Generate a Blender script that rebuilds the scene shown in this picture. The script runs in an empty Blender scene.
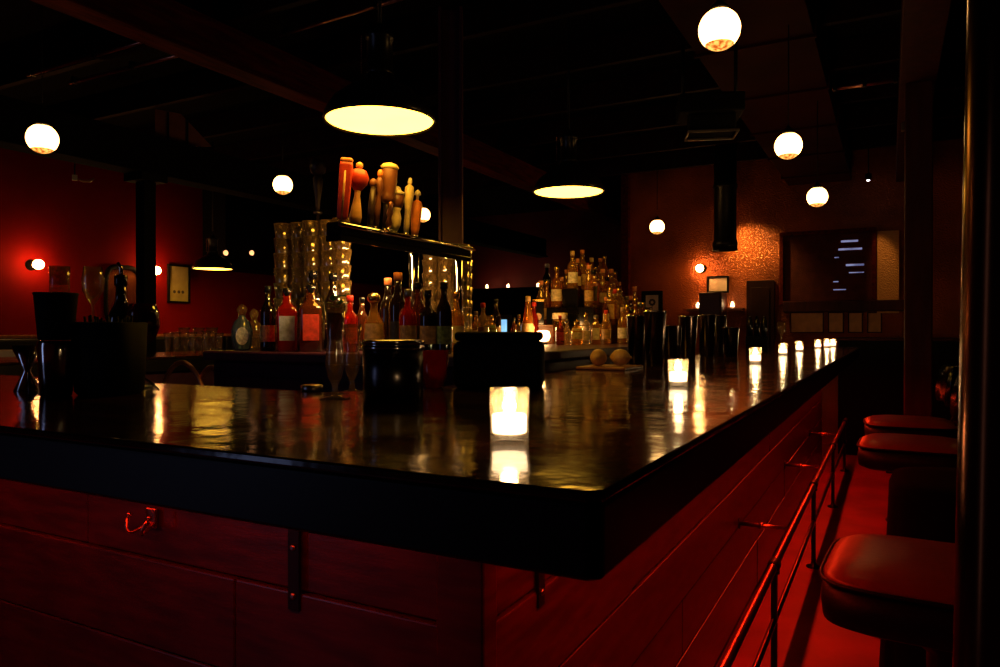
import bpy, math, random
from mathutils import Vector, Matrix
random.seed(7)
R = math.radians
sc = bpy.context.scene
C = sc.collection

# ------------------------------------------------------------------ view / camera
sc.view_settings.view_transform = 'Standard'
sc.view_settings.look = 'None'
sc.view_settings.gamma = 1
sc.view_settings.use_curve_mapping = False
sc.view_settings.exposure = 0.0
YAW = R(28.2); F = 727.0; CAMZ = 1.225; HOR = 330.0
cd = bpy.data.cameras.new('camera'); cam = bpy.data.objects.new('camera', cd); C.objects.link(cam)
cam.location = (0, 0, CAMZ); cam.rotation_euler = (R(90) - math.atan(3.5 / F), 0, YAW)
cd.sensor_width = 36; cd.lens = F / 1000 * 36; cd.clip_start = .02; cd.clip_end = 60
sc.camera = cam
cy = sc.cycles
cy.use_denoising = True
cy.caustics_reflective = False; cy.caustics_refractive = False
cy.max_bounces = 20; cy.transmission_bounces = 20; cy.glossy_bounces = 8; cy.transparent_max_bounces = 40; cy.sample_clamp_indirect = 3.0
FX, FY, RX, RY = -math.sin(YAW), math.cos(YAW), math.cos(YAW), math.sin(YAW)

def dr(u):
    a = (u - 500) / F
    return FX + RX * a, FY + RY * a
def at_y(u, y):           # where the sight line of column u crosses depth y
    x, yy = dr(u); t = y / yy
    return x * t, y, t
def at_x(u, x):
    xx, yy = dr(u); t = x / xx
    return x, yy * t, t
def at_t(u, t):
    x, y = dr(u); return x * t, y * t
def zof(v, t):
    return CAMZ + (HOR - v) * t / F

w = bpy.data.worlds.new('world'); sc.world = w; w.use_nodes = True
w.node_tree.nodes['Background'].inputs[0].default_value = (.10, .015, .012, 1)
w.node_tree.nodes['Background'].inputs[1].default_value = 0.01

# ------------------------------------------------------------------ materials
MATS = {}
def mat(name, col, rough=.5, metal=0.0, var=.15, scale=12, bump=0.0, bscale=60, coat=0.0, spec=.5, emit=None, estr=0, trans=0.0, stretch=None, aniso=0):
    m = bpy.data.materials.new(name); m.use_nodes = True; nt = m.node_tree; n = nt.nodes; l = nt.links
    b = n['Principled BSDF']
    tc = n.new('ShaderNodeTexCoord'); mp = n.new('ShaderNodeMapping')
    l.new(tc.outputs['Object'], mp.inputs[0])
    if stretch: mp.inputs['Scale'].default_value = stretch
    nz = n.new('ShaderNodeTexNoise'); nz.inputs['Scale'].default_value = scale; nz.inputs['Detail'].default_value = 4
    l.new(mp.outputs[0], nz.inputs['Vector'])
    cr = n.new('ShaderNodeValToRGB')
    c0 = [c * (1 - var) for c in col]; c1 = [min(1, c * (1 + var)) for c in col]
    cr.color_ramp.elements[0].color = (*c0, 1); cr.color_ramp.elements[1].color = (*c1, 1)
    cr.color_ramp.elements[0].position = .35; cr.color_ramp.elements[1].position = .65
    l.new(nz.outputs['Fac'], cr.inputs[0]); l.new(cr.outputs[0], b.inputs['Base Color'])
    b.inputs['Roughness'].default_value = rough; b.inputs['Metallic'].default_value = metal
    b.inputs['Coat Weight'].default_value = coat; b.inputs['Coat Roughness'].default_value = .05
    b.inputs['Specular IOR Level'].default_value = spec
    b.inputs['Transmission Weight'].default_value = trans
    if bump:
        n2 = n.new('ShaderNodeTexNoise'); n2.inputs['Scale'].default_value = bscale; n2.inputs['Detail'].default_value = 2
        l.new(mp.outputs[0], n2.inputs['Vector'])
        bp = n.new('ShaderNodeBump'); bp.inputs['Strength'].default_value = bump; bp.inputs['Distance'].default_value = .01
        l.new(n2.outputs['Fac'], bp.inputs['Height']); l.new(bp.outputs[0], b.inputs['Normal'])
        if coat: l.new(bp.outputs[0], b.inputs['Coat Normal'])
    if emit:
        b.inputs['Emission Color'].default_value = (*emit, 1); b.inputs['Emission Strength'].default_value = estr
    MATS[name] = m
    return m

def glass(name, col, refl=1.0, body=0.06, rough=.03, bcol=None):
    """thin bar glass: tinted see-through, mirror-like at grazing angles, a little scattering"""
    m = bpy.data.materials.new(name); m.use_nodes = True; nt = m.node_tree; n = nt.nodes; l = nt.links
    n.remove(n['Principled BSDF']); out = n['Material Output']
    tr = n.new('ShaderNodeBsdfTransparent'); tr.inputs[0].default_value = (*col, 1)
    gl = n.new('ShaderNodeBsdfGlossy'); gl.inputs['Roughness'].default_value = rough
    df = n.new('ShaderNodeBsdfTranslucent'); df.inputs[0].default_value = (*(bcol or col), 1)
    d2 = n.new('ShaderNodeBsdfDiffuse'); d2.inputs[0].default_value = (*(bcol or col), 1)
    ms = n.new('ShaderNodeMixShader'); ms.inputs[0].default_value = .5
    l.new(df.outputs[0], ms.inputs[1]); l.new(d2.outputs[0], ms.inputs[2])
    m1 = n.new('ShaderNodeMixShader'); m1.inputs[0].default_value = body
    l.new(tr.outputs[0], m1.inputs[1]); l.new(ms.outputs[0], m1.inputs[2])
    fr = n.new('ShaderNodeFresnel')
    ge = n.new('ShaderNodeNewGeometry'); im = n.new('ShaderNodeMath'); im.operation = 'MULTIPLY_ADD'
    im.inputs[1].default_value = 1 / 1.5 - 1.5; im.inputs[2].default_value = 1.5
    l.new(ge.outputs['Backfacing'], im.inputs[0]); l.new(im.outputs[0], fr.inputs[0])
    nz = n.new('ShaderNodeTexNoise'); nz.inputs['Scale'].default_value = 25
    tc = n.new('ShaderNodeTexCoord'); l.new(tc.outputs['Object'], nz.inputs['Vector'])
    bp = n.new('ShaderNodeBump'); bp.inputs['Strength'].default_value = .15; bp.inputs['Distance'].default_value = .004
    l.new(nz.outputs['Fac'], bp.inputs['Height']); l.new(bp.outputs[0], gl.inputs['Normal'])
    mu = n.new('ShaderNodeMath'); mu.operation = 'MULTIPLY_ADD'; mu.inputs[1].default_value = refl; mu.inputs[2].default_value = .03
    mu.use_clamp = True
    l.new(fr.outputs[0], mu.inputs[0])
    m2 = n.new('ShaderNodeMixShader'); l.new(mu.outputs[0], m2.inputs[0])
    l.new(m1.outputs[0], m2.inputs[1]); l.new(gl.outputs[0], m2.inputs[2])
    l.new(m2.outputs[0], out.inputs[0])
    MATS[name] = m
    return m

def emis(name, col, s, col2=None, scale=30):
    m = bpy.data.materials.new(name); m.use_nodes = True; nt = m.node_tree; n = nt.nodes; l = nt.links
    n.remove(n['Principled BSDF']); e = n.new('ShaderNodeEmission'); e.inputs[1].default_value = s
    e.inputs[0].default_value = (*col, 1)
    nz = n.new('ShaderNodeTexNoise'); nz.inputs['Scale'].default_value = scale
    tc = n.new('ShaderNodeTexCoord'); l.new(tc.outputs['Object'], nz.inputs['Vector'])
    cr = n.new('ShaderNodeValToRGB'); cr.color_ramp.elements[0].color = (*(col2 or col), 1); cr.color_ramp.elements[1].color = (*col, 1)
    cr.color_ramp.elements[0].position = .4; cr.color_ramp.elements[1].position = .6
    l.new(nz.outputs['Fac'], cr.inputs[0]); l.new(cr.outputs[0], e.inputs[0])
    l.new(e.outputs[0], n['Material Output'].inputs[0]); MATS[name] = m
    return m

# bar top: dark lacquered planks, glossy with slow ripples in the lacquer
def bar_top_mat():
    m = mat('bar_lacquer', (.030, .010, .004), rough=.13, coat=.0, var=.4, scale=3, bump=0, stretch=(1, 6, 1))
    nt = m.node_tree; n = nt.nodes; l = nt.links; b = n['Principled BSDF']
    tc = n.new('ShaderNodeTexCoord'); nz = n.new('ShaderNodeTexNoise'); nz.inputs['Scale'].default_value = 9; nz.inputs['Detail'].default_value = 3
    l.new(tc.outputs['Object'], nz.inputs['Vector'])
    bp = n.new('ShaderNodeBump'); bp.inputs['Strength'].default_value = .22; bp.inputs['Distance'].default_value = .01
    l.new(nz.outputs['Fac'], bp.inputs['Height']); l.new(bp.outputs[0], b.inputs['Normal'])
    n3 = n.new('ShaderNodeTexNoise'); n3.inputs['Scale'].default_value = 4; n3.inputs['Detail'].default_value = 6
    l.new(tc.outputs['Object'], n3.inputs['Vector'])
    mr = n.new('ShaderNodeMapRange'); mr.inputs['From Min'].default_value = .3; mr.inputs['From Max'].default_value = .7
    mr.inputs['To Min'].default_value = .07; mr.inputs['To Max'].default_value = .17
    l.new(n3.outputs['Fac'], mr.inputs[0]); l.new(mr.outputs[0], b.inputs['Roughness'])
    return m
M_top = bar_top_mat()
M_edge = mat('bar_edge_black', (.0015, .0012, .002), .4, spec=.22)
M_plank = mat('bar_plank', (.050, .006, .0045), .30, var=.35, scale=5, stretch=(1.5, 1.5, 9), bump=.04, bscale=18)
M_iron = mat('black_iron', (.01, .01, .01), .4, .6)
M_chrome = mat('chrome', (.7, .68, .66), .12, 1.0, bump=.03, bscale=8)
M_steel = mat('brushed_steel', (.35, .33, .32), .3, 1.0)
M_copper = mat('worn_pipe_metal', (.5, .22, .16), .28, 1.0, bump=.05)
M_floor = mat('red_floor', (.30, .006, .004), .5, var=.25, scale=3, bump=.06, bscale=20)
M_ceil = mat('black_ceiling', (.003, .0015, .0015), .95, spec=.1)
M_beam = mat('dark_red_beam', (.085, .009, .003), .7, spec=.04, var=.4, scale=4, stretch=(8, 1, 8))
M_joist = mat('dark_joist', (.012, .002, .0015), .7, var=.4, spec=.1)
M_redwall = mat('red_wall_paint', (.17, .003, .002), .8, var=.12, scale=2, bump=.03, spec=.06)
M_darkred = mat('dark_red_wall_paint', (.14, .008, .010), .7, var=.2, scale=2)
M_black = mat('matte_black', (.0025, .0022, .0025), .75, spec=.12)
M_gblack = mat('gloss_black', (.006, .006, .008), .15)
M_purple = mat('dark_plum_counter', (.05, .012, .03), .4, var=.3)
M_vinyl = mat('red_vinyl', (.20, .045, .006), .34, spec=.3, var=.1, bump=.05, bscale=90)
M_bvinyl = mat('black_vinyl', (.003, .002, .002), .5, spec=.25, bump=.05, bscale=90)
M_duct = mat('brown_duct_metal', (.030, .004, .002), .7, .0, spec=.04, var=.3, scale=3, bump=.1, bscale=10)
M_column = mat('dark_red_column', (.045, .006, .003), .6, spec=.2, var=.3, scale=4, stretch=(5, 5, .6))
M_post = mat('varnished_dark_post', (.10, .026, .008), .20, 1.0)
M_hpost = mat('plum_steel_post', (.09, .022, .04), .4, .2)
M_wood = mat('amber_wood', (.30, .10, .03), .35, var=.3, scale=6, stretch=(1, 6, 1))
M_wax = mat('candle_wax', (.9, .75, .55), .5, emit=(1, .70, .42), estr=6.0)  # emission imitates the flame's light glowing through the wax
M_cream = mat('cream_card', (.6, .5, .3), .5, var=.08)
M_paper = mat('aged_poster_paper', (.42, .34, .12), .35, var=.15, scale=8)
M_pic = mat('pale_picture_print', (.90, .68, .50), .5, var=.1)
M_ink = mat('dark_print', (.05, .03, .02), .5)
M_shade = mat('black_enamel_shade', (.008, .006, .006), .3)
M_shadein = mat('white_enamel', (.8, .75, .6), .4)

def tin_wall():
    m = mat('embossed_tin_wall', (.30, .060, .009), .32, .55, var=.45, scale=1.6)
    nt = m.node_tree; n = nt.nodes; l = nt.links; b = n['Principled BSDF']
    tc = n.new('ShaderNodeTexCoord'); v = n.new('ShaderNodeTexVoronoi'); v.inputs['Scale'].default_value = 80
    l.new(tc.outputs['Object'], v.inputs['Vector'])
    bp = n.new('ShaderNodeBump'); bp.inputs['Strength'].default_value = .8; bp.inputs['Distance'].default_value = .008
    l.new(v.outputs['Distance'], bp.inputs['Height']); l.new(bp.outputs[0], b.inputs['Normal'])
    return m
M_tin = tin_wall()
M_globe = emis('lit_globe', (1, .54, .17), 9, (1, .50, .14), 20)
M_globe_low = emis('lit_amber_ring', (1, .45, .09), 1.9, (.40, .07, .006), 60)
M_diff = emis('lit_diffuser', (1, .48, .043), 13, (1, .47, .041), 6)
M_bulb = emis('lit_bulb', (1, .45, .12), 78)
M_flame = emis('candle_flame', (1, .68, .34), 120)
M_lamp_glow = emis('lit_back_lamp', (1, .70, .34), 9, (1, .35, .08), 60)
M_screen = emis('lit_screen', (.35, .75, 1), 1.1, (.25, .55, .9), 10)
M_streak = emis('pale_streak_glow', (.42, .42, .75), .55, (.2, .2, .4), 8)
M_led = emis('white_led', (.8, .9, 1), 25)
M_clear = glass('clear_glass', (.96, .90, .80), 2.0, .08, .05, (1, .66, .26))
M_votive = glass('votive_glass', (.98, .95, .9), 1.2, .10, .03, (1, .85, .6))
def real_glass(name, col, scat, scol, ior=1.45):
    m = bpy.data.materials.new(name); m.use_nodes = True; nt = m.node_tree; n = nt.nodes; l = nt.links
    n.remove(n['Principled BSDF'])
    g = n.new('ShaderNodeBsdfGlass'); g.inputs['Color'].default_value = (*col, 1); g.inputs['IOR'].default_value = ior; g.inputs['Roughness'].default_value = .05
    d = n.new('ShaderNodeBsdfTranslucent'); d.inputs[0].default_value = (*scol, 1)
    nz = n.new('ShaderNodeTexNoise'); nz.inputs['Scale'].default_value = 40; tc = n.new('ShaderNodeTexCoord'); l.new(tc.outputs['Object'], nz.inputs['Vector'])
    mr = n.new('ShaderNodeMapRange'); mr.inputs['To Min'].default_value = scat * .6; mr.inputs['To Max'].default_value = scat * 1.4
    l.new(nz.outputs['Fac'], mr.inputs[0])
    mx = n.new('ShaderNodeMixShader'); l.new(mr.outputs[0], mx.inputs[0]); l.new(g.outputs[0], mx.inputs[1]); l.new(d.outputs[0], mx.inputs[2])
    gl = n.new('ShaderNodeBsdfGlossy'); gl.inputs['Color'].default_value = (1, .9, .7, 1); gl.inputs['Roughness'].default_value = .16  # constant golden gloss imitates lamp glints in the tumblers
    m3 = n.new('ShaderNodeMixShader'); m3.inputs[0].default_value = .22
    l.new(mx.outputs[0], m3.inputs[1]); l.new(gl.outputs[0], m3.inputs[2])
    l.new(m3.outputs[0], n['Material Output'].inputs[0]); return m
G = {}
for nm, c, bc, bd in [('amber', (.80, .36, .07), (1, .38, .05), .26), ('clear', (.93, .84, .66), (1, .62, .24), .14), ('green', (.10, .50, .10), (.12, .6, .1), .4),
                      ('dark', (.05, .03, .02), (.03, .015, .01), .6), ('red', (.75, .05, .02), (.8, .03, .01), .35), ('brown', (.40, .12, .03), (.30, .07, .015), .35),
                      ('golden', (.95, .66, .20), (1, .52, .10), .24), ('blue', (.45, .65, .85), (.45, .65, .85), .3)]:
    G[nm] = glass('bottle_glass_' + nm, c, 2.0, bd, .04, bc)
CAPS = {'black': M_gblack, 'gold': mat('gold_cap', (.8, .5, .15), .25, 1), 'red': mat('red_cap', (.6, .03, .02), .35), 'silver': M_steel,
        'orange': mat('orange_cap', (.75, .25, .08), .4), 'cork': mat('cork', (.6, .38, .18), .8)}
LAB = {'cream': mat('cream_label', (.65, .52, .30), .6, var=.25, scale=60), 'black': mat('black_label', (.02, .018, .016), .5, var=.5, scale=60),
       'red': mat('red_label', (.5, .04, .02), .5, var=.3, scale=60), 'white': mat('white_label', (.7, .62, .5), .5, var=.25, scale=60),
       'tan': mat('tan_label', (.5, .3, .12), .5, var=.3, scale=60), 'green': mat('green_label', (.16, .25, .08), .5, var=.4, scale=60),
       'bluegrey': mat('blue_grey_label', (.35, .42, .55), .5, var=.25, scale=60)}

# ------------------------------------------------------------------ mesh builder
class MB:
    def __init__(s): s.v = []; s.f = []; s.sm = []
    def _add(s, vs, fs, smooth=False):
        o = len(s.v); s.v += [tuple(p) for p in vs]; s.f += [tuple(i + o for i in f) for f in fs]; s.sm += [smooth] * len(fs); return s
    def box(s, x0, y0, z0, x1, y1, z1, M=None):
        if x0 > x1: x0, x1 = x1, x0
        if y0 > y1: y0, y1 = y1, y0
        if z0 > z1: z0, z1 = z1, z0
        vs = [Vector(p) for p in [(x0, y0, z0), (x1, y0, z0), (x1, y1, z0), (x0, y1, z0), (x0, y0, z1), (x1, y0, z1), (x1, y1, z1), (x0, y1, z1)]]
        if M: vs = [M @ p for p in vs]
        return s._add(vs, [(0, 3, 2, 1), (4, 5, 6, 7), (0, 1, 5, 4), (1, 2, 6, 5), (2, 3, 7, 6), (3, 0, 4, 7)])
    def cbox(s, c, d, M=None):
        return s.box(c[0] - d[0] / 2, c[1] - d[1] / 2, c[2] - d[2] / 2, c[0] + d[0] / 2, c[1] + d[1] / 2, c[2] + d[2] / 2, M)
    def rings(s, rings, cap0=True, cap1=True, smooth=True, closed=False):
        n = len(rings[0]); vs = [p for r in rings for p in r]; fs = []
        k = len(rings)
        for i in range(k if closed else k - 1):
            for j in range(n):
                a = i * n + j; b = i * n + (j + 1) % n; c = ((i + 1) % k) * n + (j + 1) % n; d = ((i + 1) % k) * n + j
                fs.append((a, b, c, d))
        s._add(vs, fs, smooth)
        if not closed:
            o = len(s.v) - len(vs)
            if cap0: s.f.append(tuple(o + j for j in reversed(range(n)))); s.sm.append(False)
            if cap1: s.f.append(tuple(o + (k - 1) * n + j for j in range(n))); s.sm.append(False)
        return s
    def lathe(s, prof, n=20, c=(0, 0, 0), cap0=True, cap1=True, M=None, sq=None, closed=False, sx=1, sy=1):
        rs = []
        for r, z in prof:
            ring = []
            for j in range(n):
                a = 2 * math.pi * (j + .5) / n; ca, sa = math.cos(a), math.sin(a)
                if sq:   # superellipse for square shouldered bottles
                    e = 2 / sq; ca = math.copysign(abs(ca) ** e, ca); sa = math.copysign(abs(sa) ** e, sa)
                p = Vector((r * ca * sx, r * sa * sy, z))
                if M: p = M @ p
                ring.append(p + Vector(c))
            rs.append(ring)
        return s.rings(rs, cap0, cap1, True, closed)
    def tube(s, pts, r, n=10, cap=True):
        pts = [Vector(p) for p in pts]; rs = []; up = None
        for i, p in enumerate(pts):
            d = (pts[min(i + 1, len(pts) - 1)] - pts[max(i - 1, 0)]).normalized()
            if up is None: up = Vector((0, 0, 1)) if abs(d.z) < .9 else Vector((1, 0, 0))
            x = d.cross(up).normalized(); y = x.cross(d).normalized(); up = y
            rr = r[i] if isinstance(r, (list, tuple)) else r
            rs.append([p + (x * math.cos(2 * math.pi * j / n) + y * math.sin(2 * math.pi * j / n)) * rr for j in range(n)])
        return s.rings(rs, cap, cap, True)
    def prism(s, poly, z0, z1):
        n = len(poly); vs = [(x, y, z0) for x, y in poly] + [(x, y, z1) for x, y in poly]
        fs = [tuple(reversed(range(n))), tuple(range(n, 2 * n))] + [(i, (i + 1) % n, n + (i + 1) % n, n + i) for i in range(n)]
        return s._add(vs, fs)
    def build(s, name, m, parent=None, loc=(0, 0, 0), rz=0, bevel=0, seg=2, sub=0):
        me = bpy.data.meshes.new(name); me.from_pydata(s.v, [], s.f); me.update()
        for p, q in zip(me.polygons, s.sm): p.use_smooth = q
        me.materials.append(m)
        o = bpy.data.objects.new(name, me); C.objects.link(o); o.location = loc; o.rotation_euler.z = rz
        if parent: o.parent = parent
        if bevel:
            b = o.modifiers.new('bevel', 'BEVEL'); b.width = bevel; b.segments = seg; b.limit_method = 'ANGLE'
        if sub:
            u = o.modifiers.new('sub', 'SUBSURF'); u.levels = u.render_levels = sub
        return o

def tag(o, label, cat, group=None):
    o['label'] = label; o['category'] = cat
    if group: o['group'] = group
    return o
def thing(name, label, cat, loc=(0, 0, 0), rz=0, group=None):
    o = bpy.data.objects.new(name, None); C.objects.link(o); o.location = loc; o.rotation_euler.z = rz
    o.empty_display_size = .05
    return tag(o, label, cat, group)
def struct(o):
    o['kind'] = 'structure'; return o
def copy_tree(o, loc=None, rz=None, label=None, group=None, parent=None):
    kids = list(o.children)
    c = o.copy(); C.objects.link(c)
    if parent: c.parent = parent
    for k in kids: copy_tree(k, parent=c)
    if loc is not None: c.location = loc
    if rz is not None: c.rotation_euler.z = rz
    if label: c['label'] = label
    if group: c['group'] = group
    return c
def area(loc, rot, sx, sy, e, col):
    d = bpy.data.lights.new('lamp', 'AREA'); d.shape = 'RECTANGLE'; d.size = sx; d.size_y = sy; d.energy = e; d.color = col
    o = bpy.data.objects.new('lamp_light', d); C.objects.link(o); o.location = loc; o.rotation_euler = rot; return o
def point(loc, e, col, r=.02):
    d = bpy.data.lights.new('lamp', 'POINT'); d.energy = e; d.color = col; d.shadow_soft_size = r
    o = bpy.data.objects.new('lamp_light', d); C.objects.link(o); o.location = loc; return o

# ------------------------------------------------------------------ room shell
CEIL = 3.2
struct(MB().box(-7.2, -2.2, -.1, 2.2, 11.2, 0).build('floor', M_floor))
struct(MB().box(-7.2, -2.2, CEIL, 2.2, 11.2, CEIL + .1).build('ceiling', M_ceil))
struct(MB().box(-7.2, -2.2, 0, -7.0, 11.2, CEIL).build('wall_left', M_redwall))
struct(MB().box(2.0, -2.2, 0, 2.2, 11.2, CEIL).build('wall_right', M_ceil))
struct(MB().box(-7.0, -2.2, 0, 2.0, -2.0, CEIL).build('wall_rear', M_darkred))
struct(MB().box(-7.0, 11.0, 0, -2.87, 11.2, CEIL).build('wall_back', M_darkred))
struct(MB().box(-2.87, 8.6, 0, 2.0, 11.2, CEIL).build('wall_front', M_tin))
struct(MB().box(-2.9, 8.53, 0, -2.8, 8.6, CEIL).build('trim_1', M_beam, bevel=.005))
# dropped black header over the far left booths
struct(MB().box(-7.0, 5.78, 1.93, -6.62, 10.9, 3.15).build('soffit', M_ceil, bevel=.005))

def along_y(name, x0, x1, z0, z1, m, y0=-1.95, y1=8.6, bev=.006):
    return struct(MB().box(x0, y0, z0, x1, y1, z1).build(name, m, bevel=bev))
# ceiling beams running down the room: flange + web
def beam(x, z, h=.2, w=.12, y0=-1.9, y1=8.5, m=None):
    mb = MB(); mb.box(x - w / 2, y0, z, x + w / 2, y1, z + .02); mb.box(x - .03, y0, z + .02, x + .03, y1, z + h - .02)
    mb.box(x - w / 2, y0, z + h - .02, x + w / 2, y1, z + h)
    return struct(mb.build('beam', m or M_beam, bevel=.003))
mb = MB(); mb.box(-3.46, -1.9, 2.75, -3.34, 10.9, 2.97); mb.box(-3.48, -1.9, 2.735, -3.32, 10.9, 2.755)
struct(mb.build('beam', M_beam, bevel=.004))
mb = MB(); mb.box(-5.12, -1.9, 2.44, -4.98, 10.9, 2.72); mb.box(-5.15, -1.9, 2.42, -4.95, 10.9, 2.445)
struct(mb.build('beam', M_ceil, bevel=.004))
mb = MB(); mb.box(.05, -1.9, 2.75, .25, 8.55, 2.98)
struct(mb.build('beam', M_column, bevel=.006))
for i in range(12):
    y = -1.2 + i * .83
    o = MB().box(-6.95, y, 3.0, 1.95, y + .05, 3.195).build('ceiling_joist', M_joist, bevel=.003); struct(o)

# conduits crossing under the joists
def conduit(name, pts, label, r=.012, m=None, group='thin conduits under the ceiling'):
    root = thing(name, label, 'pipe', pts[0], group=group)
    q = [Vector(p) - Vector(pts[0]) for p in pts]
    MB().tube(q, r).build('pipe', m or M_copper, root)
    d = (q[-1] - q[0])
    for t in (.04, .5, .96):
        p = q[0] + d * t
        MB().box(p.x - .012, p.y - .02, p.z - r - .003, p.x + .012, p.y + .02, p.z + r + .02).build('clamp', M_iron, root, bevel=.002)
    return root
conduit('ceiling_conduit', [(-5.0, 2.75, 2.9), (-3.55, 2.75, 2.9)], 'thin lit conduit crossing the ceiling at upper left, the longest one')
conduit('ceiling_conduit', [(-4.9, 2.97, 2.9), (-3.6, 2.99, 2.9)], 'short faint conduit just behind the longest one at upper left')
conduit('ceiling_conduit', [(-3.2, 3.2, 2.98), (-1.7, 3.12, 2.98)], 'thin conduit passing behind the neck of the nearest dome pendant')
conduit('ceiling_conduit', [(-.335, 5.22, 2.80), (.045, 5.22, 2.80)], 'thin pipe running to the dark red column at upper right', .014)

# sheet metal duct above the globe row
mb = MB(); mb.box(-.98, -1.9, 2.80, -.36, 8.5, 3.15)
for i in range(9):
    y = .4 + i * .95; mb.box(-.995, y, 2.785, -.345, y + .03, 3.15)
tag(mb.build('air_duct', M_duct, bevel=.004), 'wide brown sheet metal duct along the ceiling above the row of globes', 'duct')
# round vertical duct near the far wall
x, y = at_t(725, 7.1)
mb = MB().lathe([(.10, 2.02), (.118, 2.0), (.118, 2.08), (.105, 2.1), (.105, 2.6), (.115, 2.61), (.115, 2.64), (.105, 2.65), (.105, 3.19)], 24, (0, 0, 0))
tag(mb.build('duct_pipe', mat('dull_duct_black', (.02, .016, .012), .35, .6), loc=(x, y, 0)), 'black round duct pipe hanging down in front of the far textured wall', 'duct')

# columns
xa, ya = at_t(146.5, 5.6)
root = struct(MB().box(-.052, -.052, 0, .052, .052, 2.42).build('column', M_black, loc=(-5.05, ya, 0), bevel=.006))
MB().box(-.11, -.11, 2.36, .11, .11, 2.42).build('capital', M_black, root, bevel=.004)
MB().box(-.09, -.09, 0, .09, .09, .03).build('base_plate', M_black, root, bevel=.004)
xa, ya, _ = at_y(451, 3.42)
mb = MB(); mb.box(-.065, -.06, 1.136, -.05, .06, 2.99); mb.box(.05, -.06, 1.136, .065, .06, 2.99); mb.box(-.05, -.008, 1.136, .05, .008, 2.99)
struct(mb.build('column', M_hpost, loc=(xa, ya, 0), rz=R(28), bevel=.002))
root = struct(MB().box(-.075, -.1, 0, .075, .1, 2.75).build('column', M_column, loc=(.155, 5.25, 0), bevel=.008))
MB().box(-.1, -.13, 0, .1, .13, .12).build('base_plate', M_column, root, bevel=.006)
MB().cbox((-.085, -.02, 2.5), (.02, .05, .05)).build('junction_box', M_steel, root, bevel=.004)
# varnished post right in front of the camera, at the right edge
mb = MB().lathe([(.030, 0), (.030, .1), (.026, .12), (.026, 3.0), (.03, 3.05), (.03, 3.2)], 28)
o = struct(mb.build('post', M_post, loc=(.050, .602, 0)))
o.rotation_euler = (0, R(.9), 0)

# ------------------------------------------------------------------ bar
BT = 1.07
XR, YF = -.242, .652
XL = -4.5
poly = [(XL, YF), (XR - .015, YF), (XR, YF + .015), (XR, 7.4), (-1.09, 7.4), (-1.09, 1.4), (-3.7, 1.4), (-3.7, 7.4), (XL, 7.4)]
root = MB().prism(poly, BT - .012, BT).build('bar_counter', M_top, bevel=.004, seg=3)
tag(root, 'glossy dark lacquered U-shaped bar top with candles standing on it', 'bar top')
poly2 = [(XL, YF), (XR - .012, YF), (XR, YF + .012), (XR, 7.4), (XR - .06, 7.4), (XR - .06, YF + .06), (XL, YF + .06)]
p2 = [(x, y) for x, y in poly2]
MB().prism([(a, b) for a, b in [(XL, YF + .002), (XR - .014, YF + .002), (XR - .002, YF + .014), (XR - .002, 7.398), (-1.088, 7.398), (-1.088, 1.398), (-3.702, 1.398), (-3.702, 7.398), (XL + .002, 7.398)]], BT - .088, BT - .0125).build('thick_edge', M_edge, root, bevel=.005, seg=3)
# base with planks
root = thing('bar_cabinet', 'red plank-clad bar base under the overhanging bar top', 'bar', (-.55, .96, 0))
def wpart(mb, name, m, **k):
    """mesh given in world coordinates, parented to current root"""
    o = mb.build(name, m, root, **k)
    o.location = -Vector(root.location); return o
MB().box(-4.2, 1.0, 0, -.59, 1.36, .98).build('x', M_black)  # core (renamed below)
o = bpy.data.objects['x']; o.name = 'core'; o.parent = root; o.location = -Vector(root.location)
wpart(MB().box(-1.04, 1.361, 0, -.59, 7.3, .98), 'core', M_black)
wpart(MB().box(-4.2, 1.361, 0, -3.75, 7.3, .98), 'core', M_purple)
Z = [.02, .235, .41, .589, .765, .98]
mb = MB(); seams = {4: [-1.524, -3.1], 3: [-1.067, -2.6], 2: [-1.9], 1: [-1.3], 0: [-2.0]}
for i in range(5):
    xs = [-4.2] + sorted(seams[i]) + [-.55]
    for a, b in zip(xs, xs[1:]):
        off = [.016, .013, .009, .008, 0][i] + random.uniform(0, .002)
        mb.box(a + .0006, .96 - off, Z[i] + .0012, b - .0006, 1.0, Z[i + 1] - .0012)
wpart(mb, 'front_planks', M_plank, bevel=.0035)
mb = MB(); seams = {4: [2.6, 5.1], 3: [1.7, 4.0, 6.2], 2: [3.1, 5.4], 1: [2.2, 4.6], 0: [3.6]}
for i in range(5):
    ys = [.962] + sorted(seams[i]) + [7.3]
    for a, b in zip(ys, ys[1:]):
        off = random.uniform(0, .006)
        mb.box(-.59, a + .0015, Z[i] + .003, -.55 + off - .003, b - .0015, Z[i + 1] - .003)
wpart(mb, 'side_planks', M_plank, bevel=.003)
wpart(MB().box(-.62, .945, 0, -.535, .99, .98), 'corner_post', M_plank, bevel=.004)
def bracket(x, y, out):
    """steel angle strap: vertical leg on the planks, arm under the overhang"""
    mb = MB()
    if out == 'y':
        mb.box(x - .013, y - .006, .735, x + .013, y, .982); mb.box(x - .013, y - .22, .974, x + .013, y, .982)
    else:
        mb.box(x, y - .013, .735, x + .006, y + .013, .982); mb.box(x, y - .013, .974, x + .22, y + .013, .982)
    o = wpart(mb, 'bracket', M_iron, bevel=.001)
    for z in (.76, .845, .93):
        s = MB().lathe([(.006, 0), (.006, .002), (.003, .004)], 10, M=Matrix.Rotation(R(90), 4, 'X'))
        s2 = s.build('screw', M_steel, o)
        if out == 'y': s2.location = (x, y - .006, z)
        else: s2.location = (x + .006, y, z); s2.rotation_euler.z = R(90)
bracket(-.918, .953, 'y'); bracket(-2.6, .953, 'y')
for y in (1.17, 3.0, 4.8, 6.6): bracket(-.549, y, 'x')
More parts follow.
